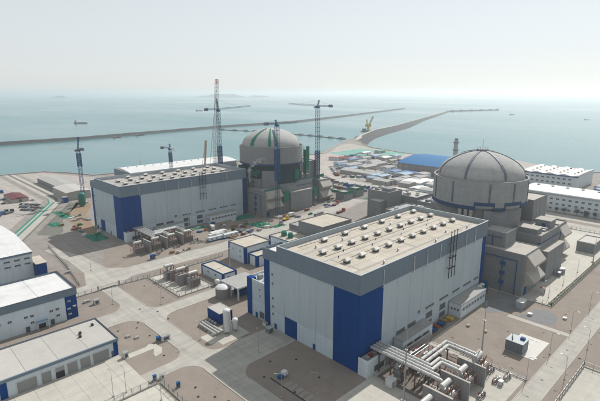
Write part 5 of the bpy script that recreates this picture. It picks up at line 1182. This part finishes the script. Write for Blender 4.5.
def put_car(c, x, y, rz, label):
    if c not in used: used.add(c); o = protos[c]; o.location = (x, y, .04); o.rotation_euler = (0, 0, rz); o['label'] = label
    else: copy_tree(protos[c], (x, y, .04), rz, label=label)
rows = [('upper', -17, 377, ['dark','white','dark','silver','dark','blue','dark']), ('middle', -20, 366, ['dark','blue','dark','white','dark','red','dark','silver']), ('lower', -22, 354, ['dark','dark','blue','silver','dark','white'])]
for nm, x, y, cs in rows:
    seen = {}
    for i, c in enumerate(cs):
        put_car(c, x + i*1.75 + .3*sin(i*3), y - i*2.15, radians(38), f'{ORD[i]} car from the left in the {nm} parked row, {c if c != "dark" else "dark grey"}')
for i, (c, x, y) in enumerate((('white', -8, 392), ('white', -5, 388), ('silver', -11, 396), ('dark', -28, 392), ('dark', -46, 420), ('blue', -40, 424))):
    put_car(c, x, y, radians(100 + i*12), ['white car beside the red-roofed shelter, farther one', 'white car beside the red-roofed shelter, nearer one', 'silver car at the corner of the red-roofed shelter', 'dark car alone between the parked rows and the shelter', 'dark car at the left edge near the shelter', 'blue car at the left edge near the shelter'][i])
tps = {}
def put_truck(key, cab, box, L, low, x, y, rz, label):
    if key not in tps: tps[key] = o = truck_proto(cab, box, L, low); o.location = (x, y, .07); o.rotation_euler = (0, 0, rz); o['label'] = label
    else: copy_tree(tps[key], (x, y, .07), rz, label=label)
put_truck('blue', 'car_blue', 'car_blue', 9, False, -40, 347, .5, 'blue truck at the left picture edge, farther one'); put_truck('blue', '', '', 0, 0, -44, 342, .55, 'blue truck at the left picture edge, nearer one'); put_truck('dark', 'car_dark', 'container_grey', 9, True, -37, 352, .5, 'dark flatbed truck behind the blue trucks at the left edge')
put_truck('dark', '', '', 0, 0, -33, 350, .6, 'dark flatbed truck right of the blue trucks'); put_truck('blue', '', '', 0, 0, -49, 350, .45, 'blue truck half out of the picture at left')
put_truck('grey', 'car_silver', 'container_grey', 12, False, 148, 160, .2, 'grey lorry on the far road behind the near hall'); put_truck('redlow', 'car_red', 'rust', 11, True, 171, 156, .15, 'red flatbed lorry on the far road behind the near hall'); put_truck('redlow', '', '', 0, 0, 188, 177, .3, 'red flatbed lorry in front of the unfinished concrete block')
put_truck('white', 'car_white', 'white', 8, False, 132, 176, .2, 'white box truck before the unfinished reactor'); put_truck('white', '', '', 0, 0, 64, 190, 1.2, 'white box truck by the green netting at the far hall')
put_truck('yellow', 'crane_yellow', 'crane_yellow', 7, True, 121, 171, .25, 'yellow tipper before the unfinished reactor hoods'); put_truck('dark', '', '', 0, 0, 74, 172, 2.2, 'dark flatbed truck on the paving right of the site cabins')
# little utility cart in the hall shade
t = thing('utility_cart', 'small blue and white utility cart parked in the near hall shade', 'cart', (-21.5, 17.4, 0)); BASE[t.name] = (0, 0, 0); t.rotation_euler = (0, 0, .1)
MB().box(-1.6, .2, -.8, .8, .4, 1.1).build('body', 'trim_blue', t); MB().box(.3, 2.2, -.9, .9, .5, 2.0).build('cargo_box', 'white', t)
for x in (-1.1, 1.5):
    for s_ in (-1, 1): MB().tube((x, s_*.6, .3), (x, s_*.85, .3), .3, 10).build('wheel', 'rubber', t)
dm('kerb_dull', (.34, .31, .28), rough=.9, var=.15)
# bays marked beside the cart
bm = MB()
for i in range(8): bm.box(-24.5, -20.5, 12.0 - i*2.6, 13.9 - i*2.6, .055, .07)
structure(bm.build('parking_bay', 'kerb_dull'))
structure(MB().box(-25.0, -24.6, -16, 20, .03, .16).build('bay_kerb', 'dark'))
# ================================================================== FENCES, LAMPS, MASTS
def fence(label, pts, h=2.2, base=True, net_m=None, step=3.0, bars=True, mt='steel'):
    t = thing('fence', label, 'fence', (pts[0][0], pts[0][1], 0))
    po, ra, ba, bs = MB(), MB(), MB(), MB()
    for (xa, ya), (xb, yb) in zip(pts, pts[1:]):
        l = hypot(xb-xa, yb-ya); n = max(1, int(l/step)); ux, uy = (xb-xa)/l, (yb-ya)/l
        for i in range(n + 1): x, y = xa+(xb-xa)*i/n, ya+(yb-ya)*i/n; po.box(x-.1, x+.1, y-.1, y+.1, .02, h+.15)
        for z in (.55, h-.1): ra.tube((xa, ya, z), (xb, yb, z), .06, 4)
        if bars:
            for i in range(int(l/.45)): x, y = xa+ux*.45*i, ya+uy*.45*i; ba.tube((x, y, .3), (x, y, h), .03, 3)
        if base: nx, ny = -uy*.15, ux*.15; bs.prism([(xa+nx, ya+ny), (xa-nx, ya-ny), (xb-nx, yb-ny), (xb+nx, yb+ny)], .02, .35)
        if net_m: nx, ny = -uy*.03, ux*.03; ba.prism([(xa+nx, ya+ny), (xa-nx, ya-ny), (xb-nx, yb-ny), (xb+nx, yb+ny)], .2, h)
    po.build('post', 'concrete_light', t, kind='stuff'); ra.build('rail', mt, t)
    if ba.f: ba.build('infill', net_m or mt, t, kind='stuff')
    if bs.f: bs.build('base_wall', 'kerb', t)
    return t
fence('railing fence left of the gate on the middle road', [(-60, 138), (-40, 138.4)]); fence('railing fence right of the gate running along the cross road', [(-29, 138.4), (-6, 136.4), (36, 136.8)])
fence('railing fence along the lower edge of the garage apron', [(-110, 45.2), (-55.6, 45.2)], 2.6); fence('railing fence running down from the blue gate cabinet', [(-54.4, 45), (-54.4, -30)], 2.6)
fence('fence around the bright corner plot at lower right', [(-40, -56.5), (63.8, -56.5), (63.8, -130)], 2.4); fence('fence along the verge of the finished reactor plot', [(108.3, -23), (108.3, -31), (280, -31)], 2.4)
fence('low fence around the small transformer compound', [(-13.6, 103), (-13.6, 137)], 1.8); fence('low fence along the near side of the transformer compound', [(-13.6, 102.8), (7, 102.8)], 1.8)
fence('pale railing fence along the winding far road', [(-36.5, 232), (-40, 186), (-44.5, 152)], 1.5, True); fence('fence on the far side of the reactor back road', [(258, -60), (258, 60)], 2.2)
fence('fence along the end of the bright transformer pad', [(39.4, -44.6), (39.4, -20)], 1.2, True); fence('fence along the channel road in the upper left', [(-33, 268), (18, 354)], 1.4, False, bars=False)
# gate
t = thing('gate', 'sliding steel gate across the middle road', 'gate', (-35, 138.4, 0))
gt = MB()
for i in range(24): gt.box(-39.6+i*.44, -39.54+i*.44, 138.35, 138.45, .25, 2.2)
gt.build('bar', 'steel', t, kind='stuff'); MB().box(-39.8, -29.2, 138.3, 138.5, .12, .25).box(-39.8, -29.2, 138.3, 138.5, 2.2, 2.32).build('rail', 'steel', t)
for x in (-40, -29): bx('gate_post', 'kerb', t, x-.3, x+.3, 138.1, 138.7, 0, 2.8)

def lamp(label, x, y, h, ang, arm=2.0):
    t = thing('street_lamp', label, 'lamp', (x, y, 0), 'street lamps')
    MB().box(x-.3, x+.3, y-.3, y+.3, .02, .4).build('base', 'concrete_light', t); MB().tube((x, y, .4), (x, y, h), .10, 8, 0, .06).build('pole', 'steel', t)
    ex, ey = x+arm*cos(ang), y+arm*sin(ang); MB().pipe([(x, y, h), (x+arm*.4*cos(ang), y+arm*.4*sin(ang), h+.4), (ex, ey, h+.5)], .06, 6).build('arm', 'steel', t)
    b_ = MB(); b_.box(-.45, .45, -.18, .18, h+.44, h+.56)
    MB().add([(ex+a*cos(ang)-b2*sin(ang), ey+a*sin(ang)+b2*cos(ang), z) for a, b2, z in b_.v], b_.f).build('lamp_head', 'steel', t)
for i, (x, y, h, a, lab) in enumerate(((-69.5, 49, 9, 1.57, 'slim street lamp on the garage apron, left one of two'), (-65.5, 48, 9, 1.57, 'slim street lamp on the garage apron, right one of two'), (-58.8, 36, 9, 0, 'slim street lamp just behind the lower fence'),
        (-29.2, 9, 9, 2.6, 'pale street lamp with bent arm in the hall shade'), (-19, 2, 8, 2.6, 'street lamp at the bottom edge in the hall shade'), (-17, 36, 9, 1.2, 'street lamp on the shaded apron before the blue door'), (-28.6, 60, 9, 3.1, 'street lamp beside the small gas tanks'),
        (40, -44.6, 9, -1.57, 'first street lamp from the bottom beside the perimeter road'), (64, -44.6, 9, -1.57, 'second street lamp from the bottom beside the perimeter road'), (90, -44.6, 9, -1.57, 'third street lamp from the bottom beside the perimeter road'), (118, -44.6, 9, -1.57, 'fourth street lamp from the bottom beside the perimeter road'),
        (50, -54, 9, 1.57, 'street lamp on the verge of the bright corner plot, lower'), (78, -54, 9, 1.57, 'street lamp on the verge above the bright corner plot'), (118, -26.5, 8, 1.57, 'first lamp on the pale reactor paving'), (140, -26.5, 8, 1.57, 'second lamp on the pale reactor paving'), (165, -26.5, 8, 1.57, 'third lamp on the pale reactor paving'),
        (-41, 118, 8, 0, 'street lamp at the corner of the workshop road'), (-24, 102, 8, 3.0, 'street lamp at the yard road corner'), (-32, 170, 8, 0, 'street lamp on the winding road left of the far hall'))): lamp(lab, x, y, h, a)
def mast(label, x, y, h):
    t = thing('light_mast', label, 'mast', (x, y, 0), 'tall masts')
    MB().box(x-.8, x+.8, y-.8, y+.8, .02, .6).build('base', 'concrete_light', t); MB().tube((x, y, .6), (x, y, h*.7), .32, 8, 0, .2).tube((x, y, h*.7), (x, y, h), .14, 6, 0, .06).build('pole', 'steel', t); MB().lathe([(.5, h*.7), (.5, h*.7+.3), (.1, h*.7+.3)], x, y, 10).build('collar', 'steel', t)
for a in (('slender tall mast in front of the near transformer yard', -1.4, -20.6, 27), ('slender tall mast right of the near transformer yard', 36, -29.5, 27), ('tall mast between the far hall and the cross road', 42, 186, 24), ('tall mast beside the pump house', 24, 112, 20), ('mast beside the office block wall', 60, 139, 18), ('thin mast on the quay behind the far hall', 128, 440, 24), ('mast at the right of the reactor paving', 190, -28, 16)): mast(*a)
# small rooted clutter: manholes and stones on the paving
mh = MB().lathe([(.45, .0), (.45, .12), (.02, .12)], 0, 0, 10).mesh('manhole', 'dark')
spots = [(-45,60),(-43,88),(-50,91),(-47,34),(-49,29),(-45,25),(-43,20),(-26,22),(-18,28),(-10,22),(-24,8),(-12,8),(-40.5,92),(-34,104),(-29,86),(-29,96),(48,-12),(55,-20),(70,-26),(80,-37),(95,-33),(105,-38),(60,-44),(72,-48.5),(44,-48.5),(54,-53.6),(69,-53.8),(84,-53.6),(97,-53.6),(110,-38),(-20,108),(-16,120),(-20,128),(-42,78),(50,-33),(44,-38)]
gd = bpy.data.objects['paving']
for (x, y) in spots: piece(mh, 'manhole', gd, (x, y, .05))
# grass tufts on the verge
rnd = random.Random(4); gtf = MB()
for i in range(400):
    x = 108.6 + rnd.random()**1.3*150; y = -30.8 + rnd.random()*2.2
    if rnd.random() < .5: y = -30.9 + rnd.random()*1.6
    a = rnd.random()*6.28; s_ = .12 + .25*rnd.random(); gtf.add([(x-s_*cos(a), y-s_*sin(a), .07), (x+s_*cos(a), y+s_*sin(a), .07), (x+rnd.uniform(-.2, .2), y+rnd.uniform(-.2, .2), .3 + rnd.random()*.5)], [(0, 1, 2)])
g_ = gtf.build('grass', 'grass', kind='stuff'); g_['label'] = 'rough green grass along the fenced verge of the reactor plot'; g_['category'] = 'grass'
# site clutter before the unfinished reactor: piles sorted from left to right
rnd = random.Random(21); pl_ = []
for i in range(34):
    x = 60 + rnd.random()*150; y = 164 + rnd.random()*24 + (x-100)*.09
    pl_.append((x, y))
pl_.sort(key=lambda p: p[0]*.717 - p[1]*.697)
NUM = ORD
for i, (x, y) in enumerate(pl_):
    c = rnd.choice(['steel', 'wood', 'net_green', 'white', 'rust', 'container_grey', 'trim_blue']); nm_ = {'steel':'grey','wood':'timber','net_green':'green','white':'white','rust':'rust brown','container_grey':'dark grey','trim_blue':'blue'}[c]
    t = thing('material_pile', f'{nm_} material pile, {NUM[i]} from the left before the unfinished reactor', 'pile', (x, y, 0), 'piles before the unfinished reactor')
    for q in range(rnd.randint(2, 4)):
        a, b2 = rnd.uniform(-2, 2), rnd.uniform(-1.5, 1.5); bx('bundle', c, t, x+a-rnd.uniform(.6, 2), x+a+rnd.uniform(.6, 2), y+b2-.7, y+b2+.7, .04+q*.012, rnd.uniform(.5, 2))
rnd = random.Random(33); pl_ = sorted([(-14 + rnd.random()*22, 232 + rnd.random()*90) for _ in range(22)], key=lambda p: -p[1])
for i, (x, y) in enumerate(pl_):
    c = rnd.choice(['steel', 'wood', 'net_green', 'white', 'rust', 'white', 'container_grey']); nm_ = {'steel':'grey','wood':'timber','net_green':'green','white':'white','rust':'rust brown','container_grey':'dark grey'}[c]
    t = thing('material_pile', f'{nm_} material pile, {NUM[i]} from the sea side left of the far hall', 'pile', (x, y, 0), 'piles left of the far hall')
    for q in range(3): a, b2 = rnd.uniform(-1.5, 1.5), rnd.uniform(-2, 2); bx('bundle', c, t, x+a-rnd.uniform(.5, 1.6), x+a+rnd.uniform(.5, 1.6), y+b2-.8, y+b2+.8, .05+q*.012, rnd.uniform(.5, 1.8))
rnd = random.Random(44); pl_ = sorted([(8 + rnd.random()*104, 161.5 + rnd.random()*8 if i % 2 else 190 + rnd.random()*13) for i in range(30)], key=lambda p: p[0]*.717 - p[1]*.697)
for i, (x, y) in enumerate(pl_):
    if 3 < x < 42 and y > 164: x += 42
    if 43 < x < 72 and y < 182: x -= 36
    c = rnd.choice(['steel', 'wood', 'container_grey', 'white', 'rust', 'steel', 'trim_blue', 'tank_grey']); nm_ = {'steel':'grey','wood':'timber','white':'white','rust':'rust brown','container_grey':'dark grey','trim_blue':'blue','tank_grey':'taupe'}[c]
    t = thing('equipment_stack', f'{nm_} equipment stack, {NUM[i]} of those along the front of the far hall', 'stack', (x, y, 0), 'stacks in front of the far hall')
    for q in range(rnd.randint(2, 4)): a, b2 = rnd.uniform(-1.6, 1.6), rnd.uniform(-1.2, 1.2); bx('crate', c if q else 'wood', t, x+a-rnd.uniform(.4, 1.5), x+a+rnd.uniform(.4, 1.5), y+b2-.6, y+b2+.6, .04+q*.012, rnd.uniform(.4, 1.7))
rnd = random.Random(45)
for i in range(16):
    x, y = -70 + (i % 8)*7.5 + rnd.uniform(-1, 1), 452 + (i//8)*30 + rnd.uniform(-3, 3); c_, cn_ = rnd.choice(CC)
    t = thing('yard_container', f'{cn_} container, {ORD[i % 8]} in the {["nearer","farther"][i//8]} row beyond the red-roofed shelter', 'container', (x, y, .06), 'containers in the left yard'); t.rotation_euler = (0, 0, rnd.choice([0, pi/2]))
    b_ = BASE[t.name]; piece(CM[c_][0], 'body', t, b_); piece(CM[c_][1], 'roof', t, b_)
for i in range(12): put_car(['dark','white','silver','dark','blue','dark'][i % 6], -58 + i*3.1, 400 - (i % 4)*1.2 + i*1.4, radians(80 + rnd.uniform(-4, 4)), f'{ORD[i]} car in the long row left of the red-roofed shelter')
for i in range(10): put_car(['white','dark','dark','silver','red','dark'][i % 6], -52 + i*3.0, 432 + i*1.0, radians(85 + rnd.uniform(-4, 4)), f'{ORD[i]} car in the row behind the red-roofed shelter')
# steam rising in front of the unfinished ring
sm_ = MB(); rnd = random.Random(2)
m = bpy.data.materials.new('steam'); m.use_nodes = True; M['steam'] = m; tn = m.node_tree; tn.nodes.remove(tn.nodes['Principled BSDF'])
pv = tn.nodes.new('ShaderNodeVolumePrincipled'); pv.inputs['Color'].default_value = (.95, .95, .95, 1); pv.inputs['Density'].default_value = .45
nz = tn.nodes.new('ShaderNodeTexNoise'); nz.inputs['Scale'].default_value = .5; nz.inputs['Detail'].default_value = 4; ge = tn.nodes.new('ShaderNodeNewGeometry'); tn.links.new(ge.outputs['Position'], nz.inputs['Vector'])
mr = tn.nodes.new('ShaderNodeMapRange'); mr.inputs[1].default_value = .42; mr.inputs[2].default_value = .7; mr.inputs[3].default_value = 0; mr.inputs[4].default_value = .9; tn.links.new(nz.outputs[0], mr.inputs[0]); tn.links.new(mr.outputs[0], pv.inputs['Density'])
tn.links.new(pv.outputs[0], tn.nodes['Material Output'].inputs['Volume'])
px_, py_ = 113.2, 206.5
sm_.lathe([(.05, 26), (.8, 27), (1.3, 30), (1.5, 34), (1.9, 37), (1.4, 39), (.05, 40)], px_, py_, 12)
st = sm_.build('steam_plume', 'steam', kind='stuff', smooth=True); st['label'] = 'white steam plume in front of the unfinished reactor ring'; st['category'] = 'steam'
for q, (a, z, r_) in enumerate(((2.2, 41, 2.2), (5, 43.2, 2.4), (8.2, 45, 2.8), (11.5, 46.5, 2.2))):
    c = (px_ + RV[0]*a, py_ + RV[1]*a, z); MBq = MB().ball(c, r_, 0, 12, 8, .75); MBq.build('steam_puff', 'steam', st, smooth=True, kind='stuff')
# ================================================================== HAZE
hz = bpy.data.materials.new('haze'); hz.use_nodes = True; M['haze'] = hz; tn = hz.node_tree; tn.nodes.remove(tn.nodes['Principled BSDF'])
pv = tn.nodes.new('ShaderNodeVolumePrincipled'); pv.inputs['Color'].default_value = (.88, .94, .97, 1); pv.inputs['Density'].default_value = .00015; pv.inputs['Anisotropy'].default_value = .55
tn.links.new(pv.outputs[0], tn.nodes['Material Output'].inputs['Volume'])
h = MB().box(-26500, 26500, -26500, 26500, SEA-1, 130).build('haze', 'haze', kind='stuff'); h['label'] = 'pale haze over the whole bay'; h['category'] = 'haze'
